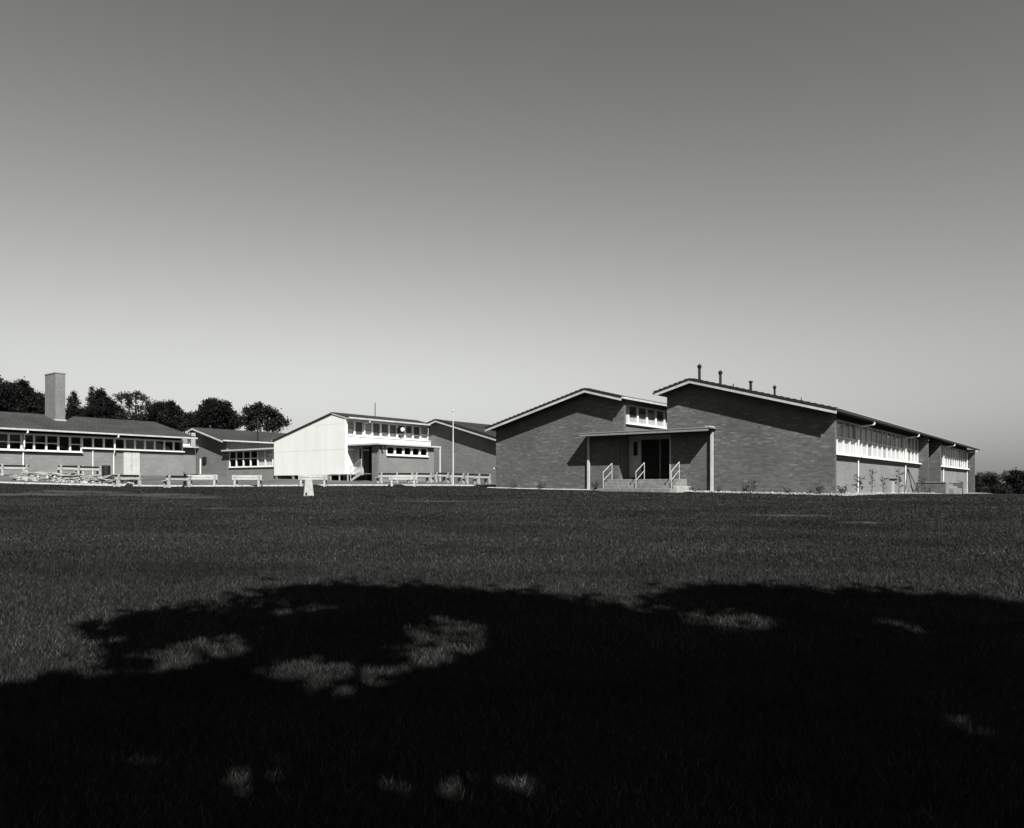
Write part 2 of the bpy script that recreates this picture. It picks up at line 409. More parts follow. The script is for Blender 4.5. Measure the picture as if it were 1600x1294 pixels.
# asphalt court between the kerb and the far buildings
def kerb_pts(step):
    out = []
    for (x0, y0), (x1, y1) in zip(KERB[:-1], KERB[1:]):
        k = max(1, round(math.hypot(x1 - x0, y1 - y0) / step))
        out += [(x0 + (x1 - x0) * i / k, y0 + (y1 - y0) * i / k) for i in range(k)]
    return out + [KERB[-1]]
kp = np.array(kerb_pts(0.75)); vs = np.concatenate([[0.0], np.arange(0.5, 34, 0.75)])
PXg = kp[:, 0][None] - 0.0 * vs[:, None]; PYg = kp[:, 1][None] + vs[:, None]
PZg = terrain(PXg, PYg) + 0.012 + 0.06 * np.exp(-vs[:, None] * 3)
pi_ = np.arange(PXg.size).reshape(PXg.shape)
pq = np.stack([pi_[:-1, :-1], pi_[:-1, 1:], pi_[1:, 1:], pi_[1:, :-1]], -1).reshape(-1, 4)
path_me = np_mesh('asphalt_path', np.stack([PXg, PYg, PZg], -1).reshape(-1, 3), pq, 'asphalt')
link('asphalt_path', path_me, kind='structure')
# kerb of separate concrete lengths
kroot = bpy.data.objects.new('kerb', None); COL.objects.link(kroot); kroot['kind'] = 'structure'
ks = kerb_pts(1.8)
for (x0, y0), (x1, y1) in zip(ks[:-1], ks[1:]):
    a = Vector((x0, y0, gz(x0, y0))); b = Vector((x1, y1, gz(x1, y1))); d = (b - a); ln = d.length; d.normalize()
    sd = Vector((-d.y, d.x, 0)).normalized(); up = sd.cross(d) * -1
    up = d.cross(sd)
    g = G().box(0.006, ln - 0.006, -0.09, 0.09, -0.2, 0.085)
    mt = Matrix(((d.x, sd.x, up.x, a.x), (d.y, sd.y, up.y, a.y), (d.z, sd.z, up.z, a.z), (0, 0, 0, 1)))
    g.xf(mt).to('kerb_stone', 'kerb', kroot, bevel=0.012)

# ------------------------------------------------------------------ buildings: shared builders
def building(name, label, x, y, h0):
    r = thing(name, label, 'building', (x, y, EYE + h0), -TH)
    return r, h0

def gable_roof(root, dz, xl, xr_ridge, xr, hr, pl, pr, y0, y1, mat='roof_dark', th=0.10, board=0.15, gut=('l', 'r'), verge=True, name='roof', board_mat=('trim', 'trim'), gut_mat=('white_dull', 'white_dull')):
    """roof of two slopes with the ridge at x = xr_ridge, running along y; bargeboard and verge tiles at the y0 end"""
    hl = hr - pl * (xr_ridge - xl); hR = hr - pr * (xr - xr_ridge)
    g = G().prism([(xl, hl), (xr_ridge, hr), (xr, hR), (xr, hR - th), (xr_ridge, hr - th), (xl, hl - th)], 'y', y0, y1)
    rf = g.to(name, mat, root, dz)
    # soffit lining just under the tiles
    G().prism([(xl, hl - th - 0.004), (xr_ridge, hr - th - 0.004), (xr, hR - th - 0.004), (xr, hR - th - 0.03), (xr_ridge, hr - th - 0.03), (xl, hl - th - 0.03)], 'y', y0 + 0.03, y1).to('soffit', 'soffit', root, dz)
    # bargeboards: one to each slope
    t = 0.085
    G().prism([(xl, hl - t), (xr_ridge - 0.003, hr - t), (xr_ridge - 0.003, hr - t - board), (xl, hl - t - board)], 'y', y0 - 0.03, y0 - 0.002).to('bargeboard', board_mat[0], root, dz)
    G().prism([(xr_ridge + 0.003, hr - t), (xr, hR - t), (xr, hR - t - board), (xr_ridge + 0.003, hr - t - board)], 'y', y0 - 0.03, y0 - 0.002).to('bargeboard', board_mat[1], root, dz)
    if verge:
        for (xa, ha, xb, hb) in ((xl, hl, xr_ridge, hr), (xr, hR, xr_ridge, hr)):
            L_ = math.hypot(xb - xa, hb - ha); n = max(2, round(L_ / 0.33)); ux, uh = (xb - xa) / L_, (hb - ha) / L_
            nxv, nh = (-uh, ux) if ux > 0 else (uh, -ux)
            me = None
            w = L_ / n
            pts = [(0, -0.075), (w * 1.04, -0.075), (w * 1.04, 0.022), (0, 0.07)]
            for i in range(n):
                sx, sh = xa + ux * w * i, ha + uh * w * i
                if me is None:
                    me_o = G().prism([(p * ux + q * nxv, p * uh + q * nh) for p, q in pts], 'y', -0.05, 0.28).to('verge_tile', 'verge', root, 0, loc=(sx, y0, sh - dz)); me = me_o.data
                else:
                    link('verge_tile', me, root, (sx, y0, sh - dz))
    for s_ in gut:
        x, h, sg = (xl, hl, -1) if s_ == 'l' else (xr, hR, 1)
        a, b_ = sorted((x + sg * 0.005, x + sg * 0.11))
        G().prism([(a, h - 0.115), (b_, h - 0.115), (b_, h + 0.0), (b_ - 0.012 if sg > 0 else b_, h + 0.0), (a, h - 0.01)] if sg > 0 else
                  [(a, h - 0.115), (b_, h - 0.115), (b_, h - 0.01), (a, h)], 'y', y0 + 0.01, y1).to('gutter', gut_mat[0 if s_ == 'l' else 1], root, dz)
    return rf, hl, hR

def window_proto(w, h, transom=None, fr=0.055, dep=0.09, sill=0.0, panes_mat='glass', frame_mat='white', curtains=None):
    """meshes of one window: frame, panes, curtain; local x along the wall, -y outwards, z up from the sill"""
    f = G()
    f.box(0, fr, -0.02, dep, 0, h); f.box(w - fr, w, -0.02, dep, 0, h)
    f.box(fr, w - fr, -0.02, dep, 0, fr); f.box(fr, w - fr, -0.02, dep, h - fr, h)
    ps = [(fr, h - fr)]
    if transom:
        f.box(fr, w - fr, -0.02, dep, transom - 0.03, transom + 0.03); ps = [(fr, transom - 0.03), (transom + 0.03, h - fr)]
    me = bpy.data.meshes.new('window'); me.from_pydata(f.v, [], f.f); me.materials.append(M[frame_mat])
    pm = []
    for a, b in ps:
        g = G().box(fr - 0.005, w - fr + 0.005, 0.02, 0.028, a - 0.005, b + 0.005)
        p = bpy.data.meshes.new('pane'); p.from_pydata(g.v, [], g.f); p.materials.append(M[panes_mat]); pm.append(p)
    return me, pm

def curtain_mesh(w, z0, z1, mat, amp=0.03, folds=9):
    n = folds * 4
    v = []; f = []
    for i in range(n + 1):
        x = w * i / n; y = amp * math.sin(2 * math.pi * folds * i / n)
        v += [(x, y, z0), (x, y, z1)]
    for i in range(n): f.append((2 * i, 2 * i + 2, 2 * i + 3, 2 * i + 1))
    me = bpy.data.meshes.new('curtain'); me.from_pydata(v, [], f); me.materials.append(M[mat])
    for p in me.polygons: p.use_smooth = True
    return me

def window_row(root, dz, facing, fixed, a0, w, n, h0, h1, transom=None, curtains=None, skip=(), frame_mat='white', fr=0.055):
    """n windows in a row. facing 'right': wall at x = fixed, row along y; 'front': wall at y = fixed, row along x.
    curtains: list per window of (mat, from, to) fractions of the height, or None"""
    me, pm = window_proto(w, h1 - h0, (transom - h0) if transom else None, fr=fr, frame_mat=frame_mat)
    cache = {}
    for i in range(n):
        if i in skip: continue
        loc = (fixed, a0 + i * w, h0 - dz) if facing == 'right' else (a0 + i * w, fixed, h0 - dz)
        o = link('window', me, root, loc)
        if facing == 'right': o.rotation_euler = (0, 0, math.pi / 2)
        for p in pm: link('pane', p, o)
        cs = curtains(i) if curtains else None
        for c in (cs or []):
            if c not in cache: cache[c] = curtain_mesh(w - 0.04, (h1 - h0) * c[1] + 0.02, (h1 - h0) * c[2] - 0.02, c[0], folds=random.choice((5, 6, 8)))
            link('curtain', cache[c], o, (0.02, 0.10 + 0.05 * (cs.index(c)), 0))

# ------------------------------------------------------------------ front building with the two brick gables
R1, Z1 = building('school_building', 'brick school building with two offset brick gables and porch entrance between them', -0.62, 50.2, -0.3)
BASE = -1.4
SIDE = 20.15                                   # the window wall stands back from the end of the gable wall
LS = 8.95
# gable walls
def roof_under(x, xr, hr, p): return hr - p * abs(x - xr) - 0.10 - 0.034
rl = lambda x: roof_under(x, 7.05, 5.66, 0.265)
rr = lambda x: roof_under(x, 13.57, 5.68, 0.275)
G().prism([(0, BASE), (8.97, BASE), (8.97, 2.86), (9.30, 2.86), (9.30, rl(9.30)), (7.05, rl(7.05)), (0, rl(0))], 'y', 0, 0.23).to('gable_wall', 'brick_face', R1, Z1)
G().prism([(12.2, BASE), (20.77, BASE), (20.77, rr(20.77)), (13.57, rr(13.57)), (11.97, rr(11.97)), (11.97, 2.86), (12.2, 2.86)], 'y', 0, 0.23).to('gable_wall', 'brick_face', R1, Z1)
DEP = 51.0
gable_roof(R1, Z1, -0.40, 7.05, 9.46, 5.66, 0.265, 0.265, -0.60, DEP, gut=('l', 'r'))
gable_roof(R1, Z1, 11.50, 13.57, 21.0, 5.68, 0.275, 0.275, -0.60, DEP, gut=('l', 'r'), gut_mat=('white_dull', 'soffit'))
G().box(21.0, 21.125, -0.59, DEP, 3.642, 3.675).to('gutter_lip', 'white_dull', R1, Z1)
# outer left wall, backs
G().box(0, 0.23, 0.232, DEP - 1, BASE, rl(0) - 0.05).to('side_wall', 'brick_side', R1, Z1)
G().prism([(0.235, BASE), (20.0, BASE), (20.0, 3.2), (13.57, 5.3), (12, 4.8), (9, 4.8), (7.05, 5.3), (0.235, 3.4)], 'y', DEP - 1.3, DEP - 1.05).to('back_wall', 'brick_side', R1, Z1)
# left wing, clerestory side above the link roof
G().box(LS - 0.23, LS, 0.232, DEP - 1.3, 2.9, 3.58).to('clerestory_wall', 'brick_mid', R1, Z1)
G().box(LS - 0.2, LS - 0.02, 0.232, DEP - 1.3, 4.77, rl(LS) - 0.01).to('window_head', 'white_dull', R1, Z1)
G().box(LS - 0.23, LS + 0.09, 0.232, DEP - 1.3, 3.582, 3.64).to('window_sill', 'white', R1, Z1)
G().box(LS + 0.002, LS + 0.06, 0.25, DEP - 1.3, 3.50, 3.58).to('sill_shade_strip', 'dark_wood', R1, Z1)  # added dark strip: its colour stands in for the sill's cast shadow
def cur1(i): return [('curtain', 0.0, 0.5 + 0.12 * (i % 3)), ('curtain_d', 0.0, 1.0)]
window_row(R1, Z1, 'right', LS - 0.03, 1.2, 1.18, 14, 3.642, 4.768, curtains=cur1, fr=0.085)
G().box(LS - 0.2, LS - 0.03, 0.232, 1.198, 3.642, 4.768).to('window_panel', 'white_dull', R1, Z1)
# right wing, inner side (faces left, seen from a step to the left)
G().box(12.25, 12.45, 0.232, DEP - 1.3, 2.95, rr(12.3) - 0.02).to('side_wall', 'brick_mid', R1, Z1)
# link roof between the wings
G().box(LS + 0.002, 12.248, 0.05, DEP - 1.4, 2.9, 3.02).to('link_roof', 'roof_grey', R1, Z1)
# porch canopy
CY = -0.95
G().box(6.95, 14.75, CY, -0.004, 2.90, 2.955).to('canopy', 'soffit', R1, Z1)
G().box(6.88, 14.82, CY - 0.05, -0.005, 2.985, 3.04).to('canopy_roof', 'canopy_grey', R1, Z1)
G().box(6.93, 14.77, CY - 0.01, -0.006, 2.957, 2.983).to('canopy_shade_line', 'dark_wood', R1, Z1)  # dark-coloured strip painting in the shadow line between roof edge and fascia
G().box(6.93, 14.77, CY - 0.03, CY - 0.002, 2.845, 2.95).to('canopy_fascia', 'canopy_grey', R1, Z1)
G().box(14.60, 14.84, CY - 0.06, -0.30, 3.042, 3.10).to('canopy_flashing', 'trim', R1, Z1)
for px in (6.96, 14.55):
    G().box(px, px + 0.13, -0.19, -0.07, BASE, 2.878).to('canopy_post', 'trim', R1, Z1)
# entrance recess
FL = 0.36
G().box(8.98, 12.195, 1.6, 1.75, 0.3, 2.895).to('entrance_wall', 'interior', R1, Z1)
G().box(8.74, 8.968, 0.232, 1.75, BASE, 2.89).to('reveal_wall', 'brick_mid', R1, Z1)
G().box(12.202, 12.43, 0.232, 1.75, BASE, 2.895).to('reveal_wall', 'brick_mid', R1, Z1)
G().box(8.972, 12.198, 1.20, 1.32, 2.66, 2.894).to('door_head', 'door', R1, Z1)
DY = 1.22
G().box(8.975, 9.05, DY, DY + 0.08, FL + 0.02, 2.656).to('door_frame', 'white_dull', R1, Z1)
d1 = G()
d1.box(9.06, 9.24, DY, DY + 0.05, FL + 0.12, 2.65); d1.box(9.52, 9.75, DY, DY + 0.05, FL + 0.12, 2.65)
d1.box(9.24, 9.52, DY, DY + 0.05, FL + 0.12, 1.75); d1.box(9.24, 9.52, DY, DY + 0.05, 2.55, 2.65)
d1 = d1.to('door', 'door', R1, Z1, label='pale painted entrance door with a narrow glass slit')
G().box(9.24, 9.52, DY + 0.02, DY + 0.03, 1.75, 2.55).to('pane', 'interior', d1, Z1)
G().box(9.66, 9.70, DY - 0.05, DY - 0.002, 1.35, 1.5).to('handle', 'rail', d1, Z1)
for a in (9.80, 10.98):
    d = G(); w = 1.14
    d.box(a, a + 0.09, DY, DY + 0.05, FL + 0.12, 2.65); d.box(a + w - 0.09, a + w, DY, DY + 0.05, FL + 0.12, 2.65)
    d.box(a + 0.09, a + w - 0.09, DY, DY + 0.05, FL + 0.12, FL + 0.5); d.box(a + 0.09, a + w - 0.09, DY, DY + 0.05, 2.56, 2.65)
    d.box(a + 0.09, a + w - 0.09, DY, DY + 0.05, 1.55, 1.62)
    d = d.to('door', 'dark_wood', R1, Z1, label='dark glazed entrance door')
    G().box(a + 0.09, a + w - 0.09, DY + 0.02, DY + 0.028, FL + 0.5, 1.55).to('pane', 'interior', d, Z1)
    G().box(a + 0.09, a + w - 0.09, DY + 0.02, DY + 0.028, 1.62, 2.56).to('pane', 'interior', d, Z1)
G().box(10.945, 10.975, DY - 0.02, DY + 0.06, FL + 0.02, 2.65).to('door_mullion', 'rail', R1, Z1)
G().box(12.125, 12.196, -0.0, 1.19, FL, 2.83).to('door_jamb', 'door', R1, Z1)
# landing and steps
G().box(8.80, 13.15, -1.05, -0.005, BASE, FL - 0.005).to('landing', 'concrete', R1, Z1, bevel=0.015)
G().box(8.972, 12.12, -0.003, 1.6, BASE, FL).to('entrance_floor', 'concrete', R1, Z1)
for k in range(3):
    G().box(8.80, 13.15, -1.05 - 0.31 * (k + 1), -1.052 - 0.31 * k, BASE, FL - 0.005 - 0.165 * (k + 1)).to('step', 'concrete', R1, Z1, bevel=0.012)
G().box(13.152, 13.40, -1.75, -0.01, BASE, -0.02).to('step_kerb', 'cement', R1, Z1, bevel=0.015)
for px in (8.95, 10.98, 13.05):
    g = G()
    ya, yb = -1.72, -0.75; za, zb = FL - 0.5, FL
    g.path([(px, ya, za - 0.2), (px, ya, za + 0.88), (px, yb, zb + 0.90), (px, yb, zb - 0.02)], 0.024, 8)
    g.path([(px, ya, za + 0.42), (px, yb, zb + 0.46)], 0.02, 8)
    for q in ((px, ya, za + 0.88), (px, yb, zb + 0.90)): g.ball(q, 0.024, 8, 6)
    g.to('handrail', 'rail', R1, Z1)
# right wing: long window side
G().box(SIDE - 0.25, SIDE, 0.232, 24.6, BASE, 1.56).to('side_wall', 'brick_side', R1, Z1)
G().box(SIDE - 0.25, SIDE, 30.24, 50.0, BASE, 1.56).to('side_wall', 'brick_side', R1, Z1)
for a, b in ((0.232, 24.6), (30.24, 50.0)):
    G().box(SIDE - 0.25, SIDE + 0.22, a, b, 1.562, 1.64).to('window_sill', 'white', R1, Z1)
    G().box(SIDE + 0.002, SIDE + 0.14, a + 0.02, b - 0.02, 1.43, 1.56).to('sill_shade_strip', 'dark_wood', R1, Z1)  # sill shadow painted as a dark strip on the brick, not a timber part
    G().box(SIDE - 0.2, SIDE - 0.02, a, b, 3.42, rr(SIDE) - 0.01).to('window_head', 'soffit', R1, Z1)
W_ = 1.28
def cur2(i):
    c = [('curtain_w', 0.0, 0.47)] if i % 9 not in (1, 7, 12) else [('curtain', 0.0, 0.42)]
    up = {0: ('curtain_w', 0.5, 1.0), 1: ('curtain', 0.5, 0.98), 2: ('curtain', 0.5, 1.0), 3: ('curtain_w', 0.5, 1.0)}[(i * 7 + i // 3) % 4]
    if i in (9, 10, 11, 12): up = ('curtain_d', 0.5, 1.0)
    return c + [up]
window_row(R1, Z1, 'right', SIDE - 0.03, 0.25, W_, 19, 1.642, 3.418, transom=2.52, curtains=cur2, fr=0.075)
window_row(R1, Z1, 'right', SIDE - 0.03, 30.3, W_, 15, 1.642, 3.418, transom=2.52, curtains=lambda i: None if i % 4 == 3 else cur2(i * 3 + 1), fr=0.075)
# fins of the side porch and the far end
for y in (24.602, 30.005, 50.002):
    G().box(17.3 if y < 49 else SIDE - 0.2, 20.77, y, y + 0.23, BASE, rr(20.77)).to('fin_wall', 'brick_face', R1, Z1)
G().box(17.3, 17.5, 24.835, 30.0, BASE, rr(17.5) - 0.01).to('porch_wall', 'brick_mid', R1, Z1)
G().box(17.502, 17.55, 26.2, 28.2, 0.3, 2.5).to('door', 'dark_wood', R1, Z1)
G().box(SIDE + 0.01, 22.0, 23.75, 24.0, BASE, 0.22).to('low_wall', 'brick_face', R1, Z1)
G().box(21.72, 22.0, 24.002, 25.4, BASE, 0.22).to('low_wall', 'brick_side', R1, Z1)
G().box(21.1, 22.35, 29.6, 29.85, BASE, 0.22).to('low_wall', 'brick_face', R1, Z1)
G().box(SIDE + 0.012, 22.04, 23.70, 24.04, 0.222, 0.28).to('wall_coping', 'concrete', R1, Z1)
for k in range(3):
    G().box(20.9 + 0.0, 21.7 - 0.0 + 0.3 * k, 25.45 + 0.0 + 0.02 * k, 29.55 - 0.02 * k, BASE, 0.15 - 0.17 * k - 0.004).to('step', 'concrete', R1, Z1)
# downpipes with swan necks
for y in (6.75, 19.55, 35.2, 49.2):
    g = G(); hb = 3.64
    g.path([(21.04, y, hb - 0.11), (21.04, y, hb - 0.30), (SIDE + 0.1, y, hb - 0.36), (SIDE + 0.06, y, 1.66)], 0.045, 8)
    g.path([(SIDE + 0.26, y, 1.66), (SIDE + 0.07, y, 1.5), (SIDE + 0.055, y, BASE)], 0.04, 8)
    g.box(SIDE + 0.02, SIDE + 0.27, y - 0.05, y + 0.05, 1.645, 1.70)
    g.to('downpipe', 'white', R1, Z1)
# vent pipes along the ridge
for y, top, r, cap in ((0.6, 6.58, 0.075, 1), (3.5, 6.58, 0.075, 1), (5.45, 6.12, 0.03, 0), (8.3, 6.50, 0.085, 2), (12.7, 6.66, 0.07, 1), (18.4, 6.46, 0.03, 0), (25.0, 6.3, 0.03, 0)):
    g = G().tube((13.6, y, 5.5), (13.6, y, top - 0.08), r, r, 10)
    if cap == 1:
        g.tube((13.6, y, top - 0.22), (13.6, y, top - 0.10), r * 1.15, r * 1.8, 10); g.tube((13.6, y, top - 0.10), (13.6, y, top + 0.02), r * 1.8, r * 0.6, 10)
    elif cap == 2: g.tube((13.6, y, top - 0.1), (13.6, y, top), r * 1.5, r * 1.5, 10)
    o = g.to('vent_pipe', 'black', R1, Z1)
# corner lamp on the left end
lp = G().box(-0.03, -0.002, 0.05, 0.15, 1.0, 1.2); lp.tube((-0.03, 0.1, 1.15), (-0.2, 0.1, 1.15), 0.015)
lp.to('lamp_bracket', 'black', R1, Z1)
G().ball((-0.24, 0.1, 1.1), 0.07).to('lamp_globe', 'white_dull', R1, Z1)

# ------------------------------------------------------------------ white timber wing with the brick porch annex
R2, Z2 = building('classroom_building', 'white sheet clad classroom wing on stumps with high row of windows', -11.68, 57.0, 0.4)
B2 = -0.4
FLW = 0.80
wl_ = lambda x: roof_under(x, -1.49, 5.46, 0.25)
# front gable wall: painted sheets with open joints
core = G().prism([(-8.54, FLW + 0.02), (-0.02, FLW + 0.02), (-0.02, wl_(-0.02) - 0.02), (-1.49, wl_(-1.49) - 0.02), (-8.54, wl_(-8.54) - 0.02)], 'y', 0.02, 0.2)
core.to('gable_frame', 'sheet', R2, Z2)
xb = [-8.56, -7.3, -6.08, -4.86, -3.64, -2.42, -1.49, 0.0]
for a, b in zip(xb[:-1], xb[1:]):
    for lo, hi in ((FLW, 2.66), (2.66, 4.55), (4.55, 9)):
        a_, b_ = a + 0.004, b - 0.004
        pts = [(a_, lo + 0.005), (b_, lo + 0.005)]
        ta, tb = wl_(a_), wl_(b_)
        if max(ta, tb) <= lo + 0.02: continue
        if min(ta, tb) >= hi: pts += [(b_, hi - 0.005), (a_, hi - 0.005)]
        else:
            if tb > hi: 
                xc = a_ + (hi - ta) / (tb - ta) * (b_ - a_); pts += [(b_, hi - 0.005), (xc, hi - 0.005)]
            else: pts += [(b_, max(tb, lo + 0.006))]
            if ta > hi:
                xc = a_ + (hi - ta) / (tb - ta) * (b_ - a_); pts += [(xc, hi - 0.005), (a_, hi - 0.005)]
            elif ta > lo + 0.006: pts += [(a_, ta)]
            else: 
                xc = a_ + (lo - ta) / (tb - ta) * (b_ - a_); pts = [(max(xc, a_) + 0.01, lo + 0.005)] + pts[1:]
        G().prism(pts, 'y', -0.004 * random.random(), 0.018).to('wall_sheet', 'sheet', R2, Z2)
gable_roof(R2, Z2, -8.75, -1.49, 0.33, 5.46, 0.25, 0.25, -0.03, 9.0, th=0.07, board=0.07, verge=False, mat='roof_dark', board_mat=('dark_wood', 'trim'))
for x in (-8.3, -6.2, -4.1, -2.0, -0.2):
    for y in (0.12, 2.2):
        G().box(x - 0.1, x + 0.1, y - 0.1, y + 0.1, B2, FLW - 0.0).to('stump', 'concrete', R2, Z2)
G().box(-8.5, -0.3, 0.205, 9.0, FLW + 0.0, FLW + 0.15).to('floor_frame', 'dark_wood', R2, Z2)
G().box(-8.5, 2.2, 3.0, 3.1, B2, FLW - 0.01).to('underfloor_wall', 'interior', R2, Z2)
LX = -0.28
G().box(-8.56, -8.38, 0.21, 9.0, FLW, wl_(-8.5)).to('side_wall', 'sheet', R2, Z2)
G().box(LX - 0.15, LX, 0.205, 9.05, FLW, 3.62).to('side_wall', 'sheet', R2, Z2)
G().box(LX + 0.002, LX + 0.30, 0.21, 9.04, 3.04, 3.60).to('wall_band', 'sheet', R2, Z2)
G().box(-0.14, -0.002, -0.02, 0.2, FLW, wl_(-0.02)).to('corner_board', 'white', R2, Z2)
G().box(LX - 0.15, LX + 0.34, 0.21, 9.05, 3.622, 3.68).to('window_sill', 'white', R2, Z2)
G().box(LX - 0.12, LX - 0.01, 0.21, 9.05, 4.86, wl_(LX) - 0.02).to('window_head', 'white_dull', R2, Z2)
def cur3(i):
    return {0: [('curtain', 0.5, 1.0), ('curtain_w', 0, 0.5)], 1: [('curtain_d', 0.35, 1.0), ('curtain', 0, 0.35)], 2: [('curtain_w', 0.0, 0.42), ('curtain', 0.42, 1.0)], 3: [('curtain_d', 0.4, 1.0), ('curtain_w', 0, 0.4)]}[(0, 1, 2, 1, 3, 3, 1, 3, 1, 2)[i]]
window_row(R2, Z2, 'right', LX - 0.03, 0.25, 0.88, 10, 3.682, 4.858, curtains=cur3, fr=0.085)
g = G(); y = 2.05
g.path([(0.36, y, 4.95), (0.36, y, 4.75), (LX + 0.06, y, 4.68), (LX + 0.06, y, 3.69)], 0.045); g.path([(LX + 0.34, y, 3.7), (LX + 0.34, y, 3.05)], 0.045)
g.to('downpipe', 'white', R2, Z2)
# globe lamp on its bracket among the windows
G().tube((LX, 5.6, 4.45), (LX + 0.42, 5.6, 4.45), 0.025).box(LX - 0.02, LX + 0.03, 5.5, 5.7, 4.1, 4.55).to('lamp_bracket', 'black', R2, Z2)
G().ball((LX + 0.5, 5.6, 4.4), 0.17, 14, 8).to('lamp_globe', 'white', R2, Z2)
G().tube((-1.4, 4.2, 5.3), (-1.4, 4.2, 6.5), 0.03).to('vent_pipe', 'black', R2, Z2)
# brick annex at ground level
A0, A1 = 1.05, 6.2
G().box(2.77, 3.0, 0.50, A1, B2, 2.15).to('annex_wall', 'brick_side', R2, Z2)
G().box(2.77, 3.0, 0.50, 1.2, 2.152, 2.92).to('annex_wall', 'brick_side', R2, Z2)
G().box(2.77, 3.0, 5.56, A1, 2.152, 2.92).to('annex_wall', 'brick_side', R2, Z2)
G().box(2.25, 2.768, 0.50, 0.73, B2, 2.92).to('annex_pier', 'brick_mid', R2, Z2)
G().box(1.2, 1.3, A0 + 1.62, A1 - 0.21, B2, 2.9).to('partition', 'interior', R2, Z2)
G().box(-4.0, -3.9, 0.21, 9.0, FLW, 4.6).to('partition', 'interior', R2, Z2)
G().box(LX + 0.3, 2.77, A1 - 0.2, A1 - 0.002, B2, 2.92).to('annex_end_wall', 'brick_mid', R2, Z2)
G().box(2.72, 3.1, 1.2, 5.56, 2.153, 2.215).to('window_sill', 'white', R2, Z2)
G().box(3.002, 3.06, 1.22, 5.54, 2.08, 2.151).to('sill_shade_strip', 'dark_wood', R2, Z2)  # dark strip added to deepen the shadow under the annex sill
G().box(2.8, 2.98, 1.2, 5.56, 2.862, 2.92).to('window_head', 'white_dull', R2, Z2)
window_row(R2, Z2, 'right', 2.97, 1.22, 0.865, 5, 2.217, 2.86, fr=0.085)
G().box(LX + 0.302, 3.30, 0.15, A1 + 0.5, 2.922, 3.035).to('annex_roof', 'white_dull', R2, Z2)
G().box(3.20, 3.29, A1 + 0.38, A1 + 0.48, B2, 2.92).to('annex_post', 'white_dull', R2, Z2)
G().box(LX + 0.002, -0.0 + 0.02, A0, A0 + 0.1, FLW, 2.918).to('entry_wall', 'door', R2, Z2)
dd = G().box(0.03, 0.6, A0 + 0.02, A0 + 0.07, FLW + 0.16, 2.85).to('door', 'door', R2, Z2)
G().box(0.3, 0.48, A0 + 0.012, A0 + 0.018, 1.95, 2.75).to('pane', 'black', dd, Z2)
G().box(0.61, 0.66, A0 - 0.02, A0 + 0.1, FLW, 2.918).to('door_post', 'white_dull', R2, Z2)
G().box(0.665, 2.76, A0 + 1.5, A0 + 0.6, FLW, 2.918).to('entry_wall', 'interior', R2, Z2)
G().box(LX - 1.1, 0.64, -0.35, A0 - 0.025, FLW - 0.02, FLW + 0.06).to('landing', 'wood', R2, Z2)
for x in (LX - 1.05, -0.35, 0.55): G().box(x, x + 0.07, -0.34, -0.27, B2, FLW - 0.022).to('landing_post', 'rail', R2, Z2)
for k in range(4):
    G().box(LX - 1.12 - 0.22 * (k + 1), LX - 1.12 - 0.22 * k, -0.3, 0.5, FLW - 0.03 - 0.14 * (k + 1), FLW + 0.01 - 0.14 * (k + 1)).to('stair_tread', 'wood', R2, Z2)
    G().box(0.72 + 0.28 * k, 1.0 + 0.28 * k, -0.1, 0.8, 0.42 + 0.14 * k, 0.47 + 0.14 * k).to('stair_tread', 'concrete', R2, Z2)
G().prism([(0.68, 0.25), (0.72, 0.46), (1.9, 1.06), (1.9, 0.8)], 'y', -0.16, -0.104).to('stair_stringer', 'rail', R2, Z2)
g = G()
g.path([(0.7, -0.14, 0.3), (0.7, -0.14, 1.30), (1.85, -0.14, 1.9), (1.85, -0.14, 0.95)], 0.028); g.path([(0.7, -0.14, 0.85), (1.85, -0.14, 1.46)], 0.026)
g.to('handrail', 'rail', R2, Z2)
g = G().box(3.002, 3.08, 0.62, 0.74, 2.6, 2.75); g.tube((3.08, 0.68, 2.68), (3.3, 0.6, 2.72), 0.03, 0.09)
g.to('flood_lamp', 'black', R2, Z2)

G().box(-8.37, LX - 0.16, 8.9, 9.0, FLW + 0.16, 3.7).to('back_wall', 'interior', R2, Z2)
# ------------------------------------------------------------------ brick gable behind the flagpole
R3, Z3 = building('school_building', 'plain brick gable block behind the flagpole, partly hidden by front building', -6.15, 64.2, 0.2)
gl_ = lambda x: roof_under(x, 1.06, 5.37, 0.28)
G().prism([(-0.25, -0.6), (7.6, -0.6), (7.6, gl_(7.6)), (1.06, gl_(1.06)), (-0.25, gl_(-0.25))], 'y', 0, 0.23).to('gable_wall', 'brick_mid', R3, Z3)
gable_roof(R3, Z3, -0.62, 1.06, 8.1, 5.37, 0.28, 0.28, -0.55, 30, verge=True)
G().box(7.35, 7.58, 0.235, 29.5, -0.6, gl_(7.55) - 0.01).to('side_wall', 'brick_side', R3, Z3)
G().box(-0.24, -0.02, 0.235, 29.5, -0.6, gl_(-0.2) - 0.02).to('side_wall', 'brick_side', R3, Z3)
G().box(-0.02, 7.35, 29.2, 29.4, -0.6, 3.2).to('back_wall', 'brick_side', R3, Z3)

